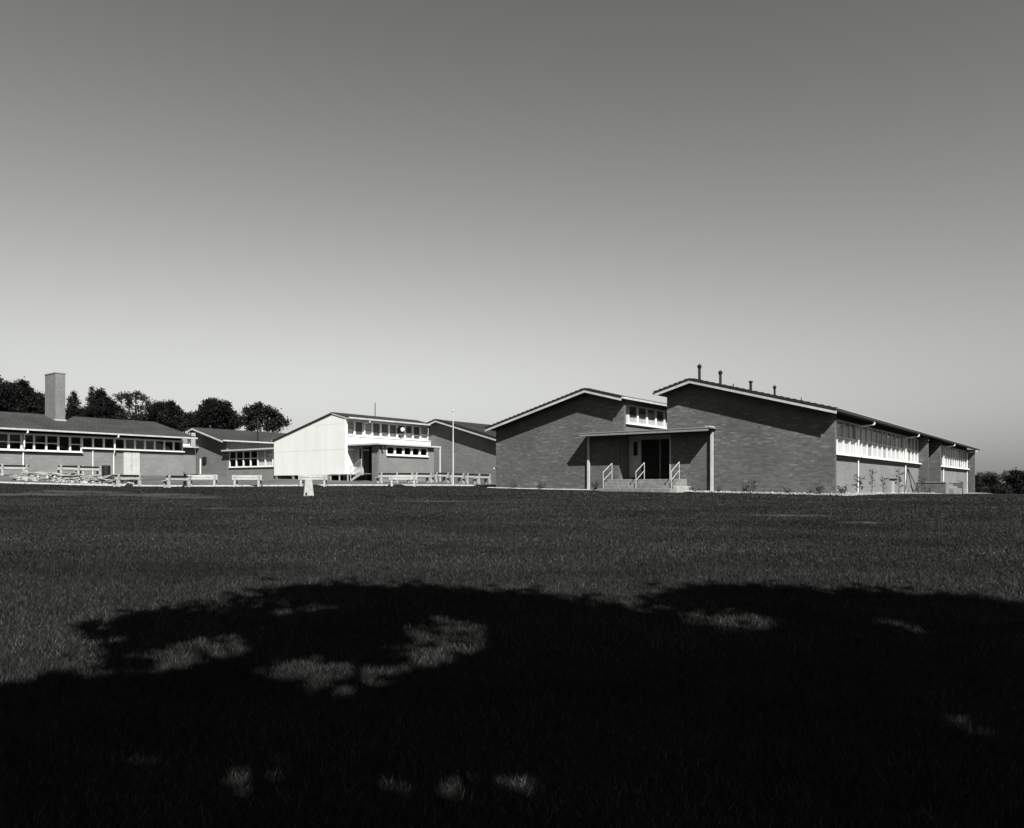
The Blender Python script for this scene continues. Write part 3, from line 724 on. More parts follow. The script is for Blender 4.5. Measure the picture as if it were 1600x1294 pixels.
# ------------------------------------------------------------------ long wing at the left with the chimney
R4, Z4 = building('school_building', 'long low wing at the left with a tall square chimney on its roof', -26.1, 65.0, 0.8)
B4 = -0.3; Y4 = -26.0
G().box(-0.23, 0, Y4, -0.75, B4, 2.42).to('front_wall', 'brick_side', R4, Z4)
G().box(-0.23, 0, -8.82, -0.75, 2.422, 2.74).to('front_wall', 'brick_side', R4, Z4)
G().box(-0.25, 0.20, Y4, -8.83, 2.424, 2.50).to('window_sill', 'white', R4, Z4)
G().box(-0.25, 0.20, -8.82, -0.75, 2.742, 2.82).to('window_sill', 'white', R4, Z4)
G().box(0.002, 0.12, Y4, -8.85, 2.345, 2.422).to('sill_shade_strip', 'dark_wood', R4, Z4)  # this strip and the next: sill shadow put in as dark colour
G().box(0.002, 0.12, -8.80, -0.77, 2.663, 2.74).to('sill_shade_strip', 'dark_wood', R4, Z4)
G().box(-0.2, -0.01, Y4, -0.75, 3.64, 3.72).to('window_head', 'white_dull', R4, Z4)
window_row(R4, Z4, 'right', -0.03, -8.80, 0.8, 10, 2.822, 3.638, fr=0.065)
window_row(R4, Z4, 'right', -0.03, -8.83 - 0.81 * 20, 0.81, 20, 2.502, 3.638, transom=3.05, fr=0.06, skip=(18,))
window_row(R4, Z4, 'right', -0.03, -8.83 - 0.81 * 2, 0.81, 1, 2.502, 3.638, fr=0.06)
el = lambda x: roof_under(x, -6, 5.62, 0.245)
G().prism([(-12, B4), (-0.24, B4), (-0.24, el(-0.24)), (-6, el(-6)), (-12, el(-12))], 'y', -0.98, -0.752).to('end_wall', 'brick_side', R4, Z4)
rf, hl, hR = gable_roof(R4, Z4, -12.5, -6.0, 0.75, 5.62, 0.245, 0.245, Y4 - 0.5, 0.0, mat='roof_grey', verge=False, gut=('r',), board_mat=('white_dull', 'white_dull'))
for y in (-12.8, -6.5):
    G().path([(0.82, y, hR - 0.1), (0.82, y, hR - 0.28), (0.24, y, hR - 0.36), (0.24, y, 2.72)], 0.05).path([(0.24, y, 2.72), (0.06, y, 2.3), (0.06, y, B4)], 0.045).to('downpipe', 'white', R4, Z4)
G().path([(0.06, -8.05, 2.74), (0.06, -8.05, B4)], 0.035).to('downpipe', 'white', R4, Z4)
g = G().box(0.002, 0.05, -5.72, -4.46, 0.6, 2.70)
g = g.to('door', 'door', R4, Z4, label='pale double door in the long brick wall')
G().box(0.052, 0.056, -5.10, -5.085, 0.62, 2.68).to('door_joint', 'dark_wood', g, Z4)
G().tube((0.09, -5.2, 1.5), (0.09, -5.2, 1.7), 0.015).to('handle', 'rail', g, Z4)
G().box(-12.0, -11.8, Y4, -0.99, B4, el(-12) - 0.02).to('back_wall', 'brick_side', R4, Z4)
G().box(-11.7, -0.24, -1.03, -0.99, B4, 3.9).to('partition', 'interior', R4, Z4)
G().box(-3.2, -3.1, Y4, -1.04, B4, 4.7).to('partition', 'interior', R4, Z4)
ch = G().box(-5.4, -3.5, -9.2, -8.5, 4.4, 8.62).to('chimney', 'chimney', R4, Z4, bevel=0.01)
G().box(-5.43, -3.47, -9.23, -8.47, 8.622, 8.70).to('chimney_cap', 'concrete', ch, Z4)
G().box(-5.46, -3.44, -9.26, -8.44, 4.4, 5.10).to('flashing', 'white_dull', ch, Z4)
# link block between the long wing and the next gable
G().box(-4.85, -4.65, -0.745, 3.05, B4, 3.38).to('link_wall', 'brick_side', R4, Z4)
G().box(-5.4, -4.1, -0.7, 3.05, 3.382, 3.46).to('link_roof', 'white_dull', R4, Z4)
G().box(-5.3, -5.1, -0.7, 3.05, 3.462, 3.6).to('upper_wall', 'white_dull', R4, Z4)
window_row(R4, Z4, 'right', -5.12, 0.9, 0.95, 2, 3.602, 4.35, fr=0.11)
G().box(-6.3, -4.6, -0.7, 3.0, 4.352, 4.45).to('link_roof', 'white_dull', R4, Z4)
window_row(R4, Z4, 'right', -4.62, 1.0, 0.75, 1, 2.55, 3.3, fr=0.08)

# ------------------------------------------------------------------ second gable with the row of porch windows
R5, Z5 = building('school_building', 'small brick gable block with white double row of porch windows beside it', -27.5, 70.0, 0.8)
dl_ = lambda x: roof_under(x, 0, 5.2, 0.27)
G().prism([(-0.55, -0.2), (4.35, -0.2), (4.35, dl_(4.35)), (0, dl_(0)), (-0.55, dl_(-0.55))], 'y', 0, 0.23).to('gable_wall', 'brick_mid', R5, Z5)
gable_roof(R5, Z5, -1.05, 0.0, 4.75, 5.2, 0.27, 0.27, -0.65, 26, mat='roof_grey', verge=False, board_mat=('white_dull', 'white_dull'))
G().box(3.9, 4.1, 0.235, 25, -0.2, dl_(4.1) - 0.01).to('side_wall', 'brick_side', R5, Z5)
G().box(4.102, 4.12, 5.2, 12, 3.2, 3.8).to('window_strip', 'black', R5, Z5)
G().box(4.13, 13.0, 3.0, 3.1, -0.2, 2.94).to('partition', 'interior', R5, Z5)
G().box(4.36, 13.0, 0.0, 0.2, -0.2, 1.52).to('porch_wall', 'brick_side', R5, Z5)
G().box(4.36, 4.68, 0.0, 0.2, 1.522, 2.94).to('porch_wall', 'brick_side', R5, Z5)
G().box(4.68, 13.0, -0.08, 0.2, 1.522, 1.58).to('window_sill', 'white', R5, Z5)
G().box(4.7, 13.0, -0.06, -0.002, 1.45, 1.52).to('sill_shade_strip', 'dark_wood', R5, Z5)  # dark colour here imitates the shade below the porch sill
window_row(R5, Z5, 'front', 0.03, 4.7, 1.02, 8, 1.582, 2.938, transom=2.28, fr=0.06, curtains=lambda i: [('curtain', 0, 1)] if i in (4, 5) else None)
G().box(4.2, 13.0, -0.45, 6.0, 2.942, 3.06).to('porch_roof', 'white_dull', R5, Z5)
G().path([(0.35, -0.06, 2.4), (0.35, -0.06, -0.2)], 0.06).to('downpipe', 'white', R5, Z5)
G().box(0.75, 1.25, -0.14, -0.002, 2.0, 2.55).to('meter_box', 'black', R5, Z5)
G().box(-0.2, 2.9, -1.6, -0.01, -0.2, 1.0).to('door_step', 'concrete', R5, Z5)
G().tube((4.5, 3.0, 3.7), (4.5, 3.0, 6.0), 0.07).to('vent_pipe', 'black', R5, Z5)

# ------------------------------------------------------------------ flagpole, marker post
fx, fy = at(708, 53.6), 53.6
fp = thing('flagpole', 'tall slim white flagpole standing by the kerb before brick gable', 'flagpole', (fx, fy, gz(fx, fy)))
G().tube((0, 0, 0), (0, 0, 5.05), 0.06, 0.035, 10).to('pole', 'trim', fp)
G().ball((0, 0, 5.11), 0.075).to('finial', 'white_dull', fp)
G().box(-0.2, 0.2, -0.2, 0.2, -0.2, 0.05).to('base', 'cement', fp)
mx_, my_ = at(482, 36), 36.0
mk = thing('marker_post', 'squat tapered white concrete post standing alone on the lawn', 'marker post', (mx_, my_, gz(mx_, my_)), 0.35)
v = []
for z, r in ((-0.1, 0.24), (0.78, 0.15)):
    v += [(-r, -r * 0.8, z), (r, -r * 0.8, z), (r, r * 0.8, z), (-r, r * 0.8, z)]
g = G(); g.v = v; g.f = [(0, 3, 2, 1), (4, 5, 6, 7), (0, 1, 5, 4), (1, 2, 6, 5), (2, 3, 7, 6), (3, 0, 4, 7)]
g.to('body', 'cement', mk, bevel=0.02)
G().box(-0.16, -0.08, -0.225, -0.19, 0.06, 0.16).to('plate', 'black', mk)

# ------------------------------------------------------------------ benches
def make_bench(dark):
    r = thing('bench', '', 'bench', (0, 0, 0))
    for sx in (-0.78, 0.78):
        # cast concrete end: back post with a pointed top, seat arm and front foot in one piece
        G().prism([(-0.16, -0.05), (0.02, -0.05), (0.02, 0.34), (0.30, 0.34), (0.26, -0.05), (0.42, -0.05), (0.45, 0.41), (0.02, 0.42), (-0.07, 0.80), (-0.11, 0.84), (-0.15, 0.80), (-0.10, 0.4)],
                  'x', sx - 0.065, sx + 0.065).to('bench_end', 'cement', r)
    for y in (0.10, 0.24, 0.37):
        G().box(-0.97, 0.97, y - 0.055, y + 0.055, 0.422, 0.46).to('seat_slat', 'bench', r)
    tl = Matrix.Rotation(math.radians(10), 4, 'X')
    for z, mt in ((0.56, 'bench'), (0.74, 'dark_wood' if dark else 'bench')):
        g = G().box(-0.97, 0.97, -0.018, 0.018, -0.075, 0.075).xf(Matrix.Translation((0, 0.02 - (z - 0.42) * 0.2, z)) @ tl)
        g.to('back_slat', mt, r, label='dark stained top slat' if (dark and mt == 'dark_wood') else None)
    return r
bench_w, bench_d = make_bench(False), make_bench(True)
BENCHES = [  # photograph column, distance, heading in degrees (0: back towards the camera), dark top slat, label
    (22, 53.0, 52, 1, 'bench cut off at the left edge, against the long brick wing'),
    (112, 55.5, 52, 1, 'bench against the long brick wall below the chimney'),
    (139, 55.5, 52, 1, 'bench to the right of another against the long brick wall, left of the dark drum'),
    (201, 46.9, 64, 1, 'bench on the kerb in front of the pale double door'),
    (279, 47.2, 64, 1, 'bench on the kerb in front of the link block, left of three in line'),
    (316, 48.6, 8, 0, 'white bench seen from behind in front of the small brick gable'),
    (386, 48.8, 2, 0, 'white bench on the kerb in front of the double row of porch windows'),
    (489, 49.6, 0, 0, 'white bench on the kerb directly behind the squat marker post'),
    (607, 54.4, 52, 1, 'bench against the brick annex, nearest the entrance stairs'),
    (631, 55.3, 52, 1, 'bench against the brick annex, middle one of three'),
    (630, 51.1, 0, 0, 'white bench on the kerb in front of the brick annex'),
    (661, 56.2, 52, 1, 'bench against the brick annex, farthest from the entrance stairs'),
    (690, 58.6, 60, 1, 'bench against the plain brick gable, left of the flagpole'),
    (714, 58.0, 60, 1, 'bench against the plain brick gable, just right of the flagpole'),
    (738, 57.6, 60, 1, 'bench against the plain brick gable, second from the front building corner'),
    (756, 57.2, 60, 1, 'bench against the plain brick gable, beside the corner of the front building'),
]
used = set()
for px, Y, hd, dk, lb in BENCHES:
    src = bench_d if dk else bench_w
    b = src if src.name not in used else copy_tree(src)
    used.add(src.name)
    x = at(px, Y); b.location = (x, Y, gz(x, Y) + 0.03); b.rotation_euler = (0, 0, math.radians(hd))
    b.scale = (0.95, 0.84, 0.84)
    b['label'] = lb; b['group'] = 'benches set out along the kerb and walls'

# ------------------------------------------------------------------ builders' leftovers by the kerb at the left
mesh_pl = None
def place_on(o, px, Y, dz=0.0, rz=0.0, rx=0.0, ry=0.0):
    x = at(px, Y); o.location = (x, Y, gz(x, Y) + dz); o.rotation_euler = (rx, ry, rz)
for k in range(34):
    px = 38 + 168 * ((k * 0.618) % 1.0); Y = 48.3 + 3.5 * ((k * 0.381) % 1.0)
    if mesh_pl is None:
        pl = G().box(-0.9, 0.9, -0.1, 0.1, -0.025, 0.025).to('timber_plank', 'wood'); mesh_pl = pl.data
    else: pl = link('timber_plank', mesh_pl)
    tag(pl, 'weathered timber plank lying in the heap of rubble at the left', 'plank', 'timber planks lying in the rubble')
    place_on(pl, px, Y, 0.22 + 0.18 * random.random(), random.uniform(-0.9, 0.9), random.uniform(-0.3, 0.3), random.uniform(-0.22, 0.22))
    pl.scale = (random.uniform(0.5, 1.2), random.uniform(0.6, 1.3), 1)
def stones(name, n, pos, smin, smax, mat, **props):
    V, F = [], []
    base = np.array([(1, 0, 0), (-1, 0, 0), (0, 1, 0), (0, -1, 0), (0, 0, 1), (0, 0, -1)], float)
    tri = np.array([(0, 2, 4), (2, 1, 4), (1, 3, 4), (3, 0, 4), (2, 0, 5), (1, 2, 5), (3, 1, 5), (0, 3, 5)])
    for i in range(n):
        x, y, z = pos(i); s_ = smin + (smax - smin) * RNG.random() ** 2.2
        a = RNG.random() * 6.28; R = np.array([[math.cos(a), -math.sin(a), 0], [math.sin(a), math.cos(a), 0], [0, 0, 1]])
        p = (base * (s_ * (0.6 + 0.7 * RNG.random((6, 3))) * np.array([1, 1, 0.7]))) @ R.T + (x, y, z)
        F.append(tri + len(V) * 6); V.append(p)
    me = np_mesh(name, np.concatenate(V), np.concatenate(F), mat)
    return link(name, me, kind='stuff', **props)
def heap_pos(i):
    px = 20 + 190 * RNG.random(); Y = 48.0 + 4.4 * RNG.random(); x = at(px, Y)
    u = math.sin(px * 0.11) * 0.5 + 0.5
    return x, Y, gz(x, Y) + 0.36 * u * RNG.random() * math.exp(-((Y - 50.0) / 1.5) ** 2)
stones('rubble', 900, heap_pos, 0.03, 0.15, 'pebble')
dx_, dy_ = at(166, 55.0), 55.0
dr = thing('drum', 'small dark upright drum standing against the long brick wall', 'drum', (dx_, dy_, gz(dx_, dy_)))
G().tube((0, 0, 0), (0, 0, 0.85), 0.27, 0.27, 16).to('body', 'black', dr)
G().tube((0, 0, 0.28), (0, 0, 0.31), 0.285, 0.285, 16).tube((0, 0, 0.56), (0, 0, 0.59), 0.285, 0.285, 16).to('hoop', 'black', dr)

# ------------------------------------------------------------------ beds along the front building
def front_w(x, y):     # world xy from the front building's axes
    p = Vector((-0.62, 50.2, 0)) + DF * x + DS * y
    return p.x, p.y
def bed(name, pts_a, pts_b, mat, lift, n):
    V, F = [], []
    for i in range(n + 1):
        t = i / n
        for q in range(5):
            u = q / 4
            xa = pts_a[0] + (pts_a[2] - pts_a[0]) * t; ya = pts_a[1] + (pts_a[3] - pts_a[1]) * t
            xb_ = pts_b[0] + (pts_b[2] - pts_b[0]) * t; yb_ = pts_b[1] + (pts_b[3] - pts_b[1]) * t
            x, y = front_w(xa + (xb_ - xa) * u, ya + (yb_ - ya) * u)
            V.append((x, y, gz(x, y) + lift * (math.sin(u * math.pi) * 0.7 + 0.35) + (0.02 * RNG.random() if 0 < q < 4 else -0.0)))
    for i in range(n):
        for q in range(4):
            a = i * 5 + q; F.append((a, a + 5, a + 6, a + 1))
    me = bpy.data.meshes.new(name); me.from_pydata(V, [], F); me.materials.append(M[mat]); me.update()
    return link(name, me, kind='structure')
bed('mowing_strip', (-0.4, -0.01, 8.8, -0.01), (-0.4, -0.45, 8.8, -0.45), 'cement', 0.05, 30)
bed('garden_bed', (13.4, -0.01, 21.0, -0.01), (13.4, -0.8, 21.6, -0.8), 'soil', 0.06, 40)
bed('garden_bed', (20.15, -0.05, 20.15, 23.7), (21.7, -0.8, 22.2, 23.7), 'soil', 0.06, 60)
bed('garden_bed', (20.15, 30.2, 20.15, 52), (22.2, 29.9, 22.2, 52), 'soil', 0.06, 40)
def bed_pos(i):
    if RNG.random() < 0.62: x, y = front_w(13.4 + 7.9 * RNG.random(), -0.15 - 0.7 * RNG.random())
    else: x, y = front_w(20.3 + 1.7 * RNG.random(), -0.5 + 24 * RNG.random() ** 1.5)
    return x, y, gz(x, y) + 0.06
stones('rubble', 700, bed_pos, 0.025, 0.10, 'pebble')

# ------------------------------------------------------------------ small plants
def plant(px, lx, ly, h, w, n, label, kind='bush', group='young plants along the walls'):
    x, y = front_w(lx, ly)
    r = thing('shrub' if kind == 'bush' else 'sapling', label, 'plant', (x, y, gz(x, y) + 0.03), 0, group)
    g = G(); tips = []
    if kind == 'bush':
        for k in range(6):
            a = k * 1.05 + random.random(); t = (w * 0.5 * math.cos(a), w * 0.5 * math.sin(a), h * random.uniform(0.6, 1.0))
            g.tube((0, 0, 0), t, 0.012, 0.005, 5); tips.append((Vector((0, 0, 0)), Vector(t)))
    else:
        top = Vector((random.uniform(-.08, .08), 0, h)); g.tube((0, 0, -0.05), top, 0.02, 0.008, 6); tips.append((Vector((0, 0, h * 0.2)), top))
        for k in range(7):
            z = h * (0.25 + 0.1 * k); a = k * 2.4
            t = Vector((w * 0.5 * math.cos(a), w * 0.5 * math.sin(a), z + 0.15)); g.tube((0, 0, z), t, 0.009, 0.004, 5); tips.append((Vector((0, 0, z)), t))
    g.to('stem', 'bark', r)
    V, F = [], []
    for i in range(n):
        a, b = random.choice(tips); p = a.lerp(b, random.uniform(0.35, 1.05)) + Vector((random.gauss(0, .035), random.gauss(0, .035), random.gauss(0, .035)))
        d = Vector((random.gauss(0, 1), random.gauss(0, 1), random.gauss(0, .7))).normalized(); s_ = d.orthogonal().normalized()
        L_, W2 = random.uniform(0.06, 0.13), random.uniform(0.02, 0.04)
        b0 = len(V); V += [tuple(p), tuple(p + d * L_ * 0.5 + s_ * W2), tuple(p + d * L_), tuple(p + d * L_ * 0.5 - s_ * W2)]; F.append((b0, b0 + 1, b0 + 2, b0 + 3))
    me = bpy.data.meshes.new('foliage'); me.from_pydata(V, [], F); me.materials.append(M['leaf_plant'])
    link('foliage', me, r)
    return r
plant(808, 1.6, -0.3, 0.32, 0.5, 60, 'leftmost small seedling at the foot of the left brick gable')
plant(855, 3.8, -0.3, 0.42, 0.5, 70, 'small seedling at the left brick gable, midway to the canopy post')
plant(932, 7.7, -0.35, 0.55, 0.55, 110, 'bushy dark seedling between the left canopy post and the steps')
plant(1075, 13.7, -0.35, 0.3, 0.6, 60, 'low seedling just right of the entrance steps')
plant(1125, 15.1, -0.35, 0.3, 0.25, 40, 'tiny upright seedling just right of the right canopy post')
plant(1168, 16.5, -0.4, 0.55, 0.35, 60, 'dark leaning seedling midway along the right brick gable')
plant(1180, 16.9, -0.4, 0.62, 0.4, 70, 'taller feathery seedling midway along the right brick gable', 'tree')
plant(1235, 18.6, -0.4, 0.35, 0.35, 50, 'small seedling in the stones of the right gable bed')
plant(1285, 20.2, -0.5, 0.6, 0.4, 90, 'wispy seedling just left of the building corner')
plant(1309, 21.0, 0.3, 0.5, 0.45, 130, 'round dark shrub just right of the building corner')
for px, ly, h, w, n, lb, kd in ((1325, 3.2, 0.95, 0.5, 150, 'leafy sapling under the first bay of side windows', 'tree'),
                                (1340, 5.9, 1.35, 0.3, 70, 'thin tall sapling beside the first downpipe', 'tree'),
                                (1353, 8.6, 0.95, 0.35, 80, 'slight sapling between first downpipe and small white sign', 'tree'),
                                (1378, 12.8, 1.45, 0.5, 170, 'tall leafy sapling right of the small white sign', 'tree'),
                                (1404, 17.6, 0.6, 0.5, 70, 'low shrub right of the leaning stakes', 'bush'),
                                (1416, 20.2, 1.2, 0.6, 170, 'bushy sapling nearest the low porch wall', 'tree'),
                                (1428, 22.6, 0.5, 0.8, 120, 'spreading shrub at the foot of the low porch wall', 'bush'),
                                (1501, 38, 1.1, 0.4, 90, 'thin sapling under the far side windows', 'tree'),
                                (1511, 44, 1.0, 0.5, 110, 'sapling at the far end of the window side', 'tree')):
    plant(px, 21.1, ly, h, w, n, lb, kd)
x, y = front_w(21.2, 10.7)
sg = thing('garden_sign', 'small white post with dark top board among the saplings', 'sign', (x, y, gz(x, y)), -TH)
G().box(-0.07, 0.07, -0.03, 0.03, -0.1, 0.78).to('post', 'white_dull', sg); G().box(-0.2, 0.2, -0.05, 0.05, 0.782, 0.90).to('top_board', 'dark_wood', sg)
x, y = front_w(21.2, 15.6)
st = thing('plant_stakes', 'pair of dark stakes leaning together over a young plant', 'stakes', (x, y, gz(x, y)), -TH)
for q in ((-0.25, -0.2), (0.5, 0.35), (0.1, 0.55)):
    G().tube((q[0], q[1], -0.05), (-0.15, 0.1, 1.65), 0.03, 0.025, 6).to('stake', 'dark_wood', st)

# ------------------------------------------------------------------ trees
def crown_mesh(blobs, mat, leaf, shell=0.45, flat=0.8, keep=None):
    """blobs: (cx, cy, cz, rx, ry, rz, count); leaf-sized quads through each blob's volume, in small clumps"""
    V = []
    for cx, cy, cz, rx, ry, rz, n in blobs:
        k = max(1, n // 14)
        d = RNG.normal(size=(k, 3)); d /= np.linalg.norm(d, axis=1)[:, None]
        r = (shell + (1 - shell) * RNG.random(k)) ** 0.7
        c = d * r[:, None] * np.array([rx, ry, rz]) * (0.9 + 0.2 * RNG.random((k, 1))) + (cx, cy, cz)
        p = np.repeat(c, 14, 0) + RNG.normal(size=(k * 14, 3)) * (leaf * 1.35)
        if keep is not None: p = p[keep(p)]
        m = len(p)
        a = RNG.normal(size=(m, 3)); a[:, 2] *= flat; a /= np.linalg.norm(a, axis=1)[:, None]
        b = np.cross(a, RNG.normal(size=(m, 3))); b /= np.linalg.norm(b, axis=1)[:, None]
        s_ = leaf * (0.55 + 0.7 * RNG.random((m, 1)))
        V.append(np.stack([p - a * s_, p + b * s_ * 0.5, p + a * s_, p - b * s_ * 0.5], 1))
    V = np.concatenate(V).reshape(-1, 3)
    return np_mesh('crown', V, np.arange(len(V)).reshape(-1, 4), mat)

def tree(name, label, x, y, z, blobs, mat, leaf, trunk_r, fork=0.45, group=None, shell=0.45, keep=None, limbs=99):
    """blobs relative to the base"""
    r = thing(name, label, 'tree', (x, y, z), 0, group)
    g = G()
    cx = np.mean([b[0] for b in blobs]); cy = np.mean([b[1] for b in blobs]); top = max(b[2] for b in blobs)
    f = Vector((cx * 0.4, cy * 0.4, top * fork))
    m_ = Vector((cx * 0.15, cy * 0.2, top * fork * 0.5))
    g.tube((0, 0, -0.6), m_, trunk_r * 1.15, trunk_r * 0.85, 10, False); g.tube(m_, f, trunk_r * 0.85, trunk_r * 0.7, 10, False)
    for b in blobs[:limbs]:
        c = Vector(b[:3]); mid = f.lerp(c, 0.5) + Vector((0, 0, 0.06 * (c - f).length))
        g.tube(f, mid, trunk_r * 0.5, trunk_r * 0.33, 7, False); g.tube(mid, c, trunk_r * 0.33, trunk_r * 0.12, 6)
        for k in range(3):
            e = c + Vector((random.uniform(-1, 1) * b[3], random.uniform(-1, 1) * b[4], random.uniform(-0.3, 0.9) * b[5])) * 0.75
            g.tube(mid.lerp(c, 0.6), e, trunk_r * 0.14, trunk_r * 0.05, 5)
    g.to('trunk', 'bark', r)
    link('crown', crown_mesh(blobs, mat, leaf, shell, keep=keep), r)
    return r

def far_tree(px, Y, profile, kind, label, mat='leaf', leaf=0.15, dens=1.0, name='tree', shell=0.3):
    """profile: (photo column, photo row, radius in photo px) of foliage masses at distance Y"""
    k = Y / FPX; x0 = at(px, Y); z0 = gz(x0, Y)
    bl = []
    for cx, cyp, rp in profile:
        r = rp * k * (1.0 if name == 'conifer' else 0.9); x = at(cx, Y) - x0; z = EYE + hh(cyp, Y) - z0
        bl.append((x, random.uniform(-1, 1) * r * 0.5, z, r, r * 1.1, r * 0.9, int(dens * 780 * r ** 1.6)))
    for (bx, by, bz_, rx, ry, rz, n) in ([] if name == 'conifer' else list(bl)):
        for q in range(5):
            a = random.uniform(0, 6.28); e = random.uniform(-0.25, 1.3); f = random.uniform(0.28, 0.5)
            bl.append((bx + math.cos(a) * math.cos(e) * rx * 0.95, by + math.sin(a) * math.cos(e) * ry * 0.95, bz_ + math.sin(e) * rz * 1.0, rx * f, ry * f, rz * f * 0.75, int(n * f ** 1.6 * 0.8)))
    tree(name, label, x0, Y, z0, bl, mat, leaf, 0.2, 0.4, 'trees on the rise behind the school', shell, limbs=len(profile))

far_tree(30, 108, [(8, 625, 26), (-18, 612, 30), (34, 612, 17), (26, 640, 28), (48, 622, 13), (58, 640, 20), (66, 628, 9), (70, 652, 16), (0, 655, 30), (40, 660, 24)], '', 'large dense dark tree at the far left, left of the chimney', dens=1.6)
far_tree(115, 118, [(115, 616, 4), (114, 624, 7), (116, 634, 10), (113, 645, 13), (116, 658, 15)], '', 'pointed dark conifer just right of the chimney', name='conifer', dens=1.5, leaf=0.12)
far_tree(143, 120, [(143, 608, 3.2), (143, 616, 5), (142, 625, 7), (142, 636, 9), (140, 648, 12), (142, 660, 14)], '', 'tall narrow conifer with a spired top, second from the chimney', name='conifer', dens=1.5, leaf=0.12)
far_tree(158, 116, [(156, 618, 8), (162, 628, 10), (152, 632, 11), (170, 636, 12), (160, 648, 18), (178, 646, 13), (132, 655, 12), (186, 655, 10)], '', 'round headed dark tree directly right of the spired conifer', dens=1.5)
far_tree(212, 112, [(185, 622, 6), (196, 619, 6), (206, 625, 8), (213, 618, 6), (224, 624, 5), (232, 631, 4), (200, 634, 6), (218, 640, 7), (208, 652, 6), (222, 655, 9), (192, 652, 9)], '', 'open crowned gum tree with sky showing between its branches', 'leaf_gum', 0.17, 0.5, 'gum_tree', 0.35)
far_tree(262, 116, [(238, 640, 9), (250, 636, 9), (264, 637, 10), (276, 644, 9), (258, 652, 17), (284, 652, 8), (238, 656, 12), (274, 660, 12)], '', 'rounded tree above the end of the long wing roof', dens=1.3)
far_tree(175, 124, [(112, 656, 12), (132, 652, 12), (150, 656, 16), (172, 654, 14), (192, 656, 12), (205, 660, 10), (224, 660, 12), (243, 660, 12), (262, 664, 14), (288, 668, 10)], '', 'low dark mass of foliage spreading behind and under the other crowns', dens=1.5)
far_tree(298, 108, [(292, 655, 6), (299, 652, 6), (297, 664, 9), (290, 667, 7)], '', 'small tree in the gap left of the big dark tree', 'leaf_gum', 0.17, 0.9)
far_tree(338, 104, [(338, 634, 12), (326, 640, 13), (350, 640, 13), (338, 650, 22), (318, 652, 13), (358, 652, 12), (312, 664, 12), (345, 664, 20), (366, 662, 10)], '', 'big dense round dark tree above the small brick gable', dens=1.5, leaf=0.15)
far_tree(410, 110, [(404, 640, 10), (392, 646, 10), (416, 644, 10), (428, 650, 9), (438, 658, 8), (447, 663, 5), (402, 656, 11), (420, 664, 12), (384, 660, 8), (432, 669, 8), (396, 668, 9), (376, 656, 5)], '', 'broad gum tree above the porch windows, left of the white wing', 'leaf_gum', 0.18, 0.75, 'gum_tree', 0.3)
far_tree(1530, 92, [(1524, 752, 8), (1534, 757, 11), (1546, 752, 12), (1528, 764, 9), (1556, 758, 12), (1548, 766, 10), (1562, 768, 10)], '', 'dark shrub mass beyond the far end of the front building', 'leaf_gum', 0.10, 2.0, 'shrub')
far_tree(1546, 104, [(1532, 744, 5), (1544, 743, 6), (1556, 746, 7), (1570, 745, 9), (1584, 750, 12)], '', 'pale feathery tree at the right edge above the dark shrubs', 'leaf_pale', 0.10, 1.4, 'tree')
far_tree(1592, 96, [(1580, 755, 12), (1594, 748, 14), (1606, 752, 15), (1590, 764, 12), (1570, 766, 10), (1608, 766, 12)], '', 'dark tree at the extreme right edge', 'leaf', 0.12, 1.6)

# two trees beside and behind the photographer: the shadow over the near lawn is theirs
SH = Vector((SUN.x / SUN.z, SUN.y / SUN.z, 0))
# openings in the two crowns where the sun comes through: photograph column, row, half width, half height of the light patch
GAPS = [(692, 1000, 95, 36, 1.0), (545, 1068, 80, 32, 1.0), (465, 1045, 60, 20, 1.0), (325, 1014, 80, 28, 1.0), (490, 963, 60, 18, 0.9), (1140, 970, 85, 20, 1.0), (1405, 975, 40, 14, 1.0), (1510, 1130, 45, 28, 0.97),
        (215, 1192, 62, 28, 0.96), (415, 1210, 70, 34, 0.97), (690, 1225, 150, 30, 0.96), (305, 1165, 18, 18, 0.85), (70, 1030, 80, 34, 1.0), (400, 950, 70, 16, 0.8), (1180, 1180, 70, 34, 0.8), (1430, 1235, 110, 26, 0.9)]
GAPW = []
for px, py, rx, ry, pr in GAPS:
    Y = 1.952e3 / (py - 759 + 40.6); Y1 = 1.952e3 / (py - ry - 759 + 40.6); GAPW.append((at(px, Y), Y, rx / FPX * Y, Y1 - Y, pr))
def shade_tree(label, base, spots, leaf=0.17):
    """spots: (x, y on the lawn where the mass throws its shade, height of the mass, radius, leaf count)"""
    bx, by = base; bz = gz(bx, by); bl = []
    for sx, sy, h, r, n in spots:
        g0 = gz(sx, sy) + 0.0
        c = Vector((sx, sy, g0)) + SH * (h) + Vector((0, 0, h))
        bl.append((c.x - bx, c.y - by, c.z - bz, r, r, r * 0.8, n))
    def keep(p):
        z = p[:, 2] + bz; X = p[:, 0] + bx; Y = p[:, 1] + by; g0 = 0.18
        for _ in range(3):
            sx, sy = X - SH.x * (z - g0), Y - SH.y * (z - g0); g0 = 0.0333 * sy
        ok = np.ones(len(p), bool)
        for gx, gy, rx, ry, pr in GAPW:
            e = np.hypot((sx - gx) / rx, (sy - gy) / ry) + 0.22 * np.sin(sx * 8 + gy) * np.sin(sy * 7 + gx) + 0.16 * np.sin(sx * 27 + 3 * gy) * np.sin(sy * 23 + gx)
            ok &= ~(RNG.random(len(p)) < pr * np.clip(1.85 - 1.1 * e, 0, 0.985))
        return ok
    tree('tree', label, bx, by, bz, bl, 'leaf', leaf, 0.17, 0.42, None, 0.12, keep)
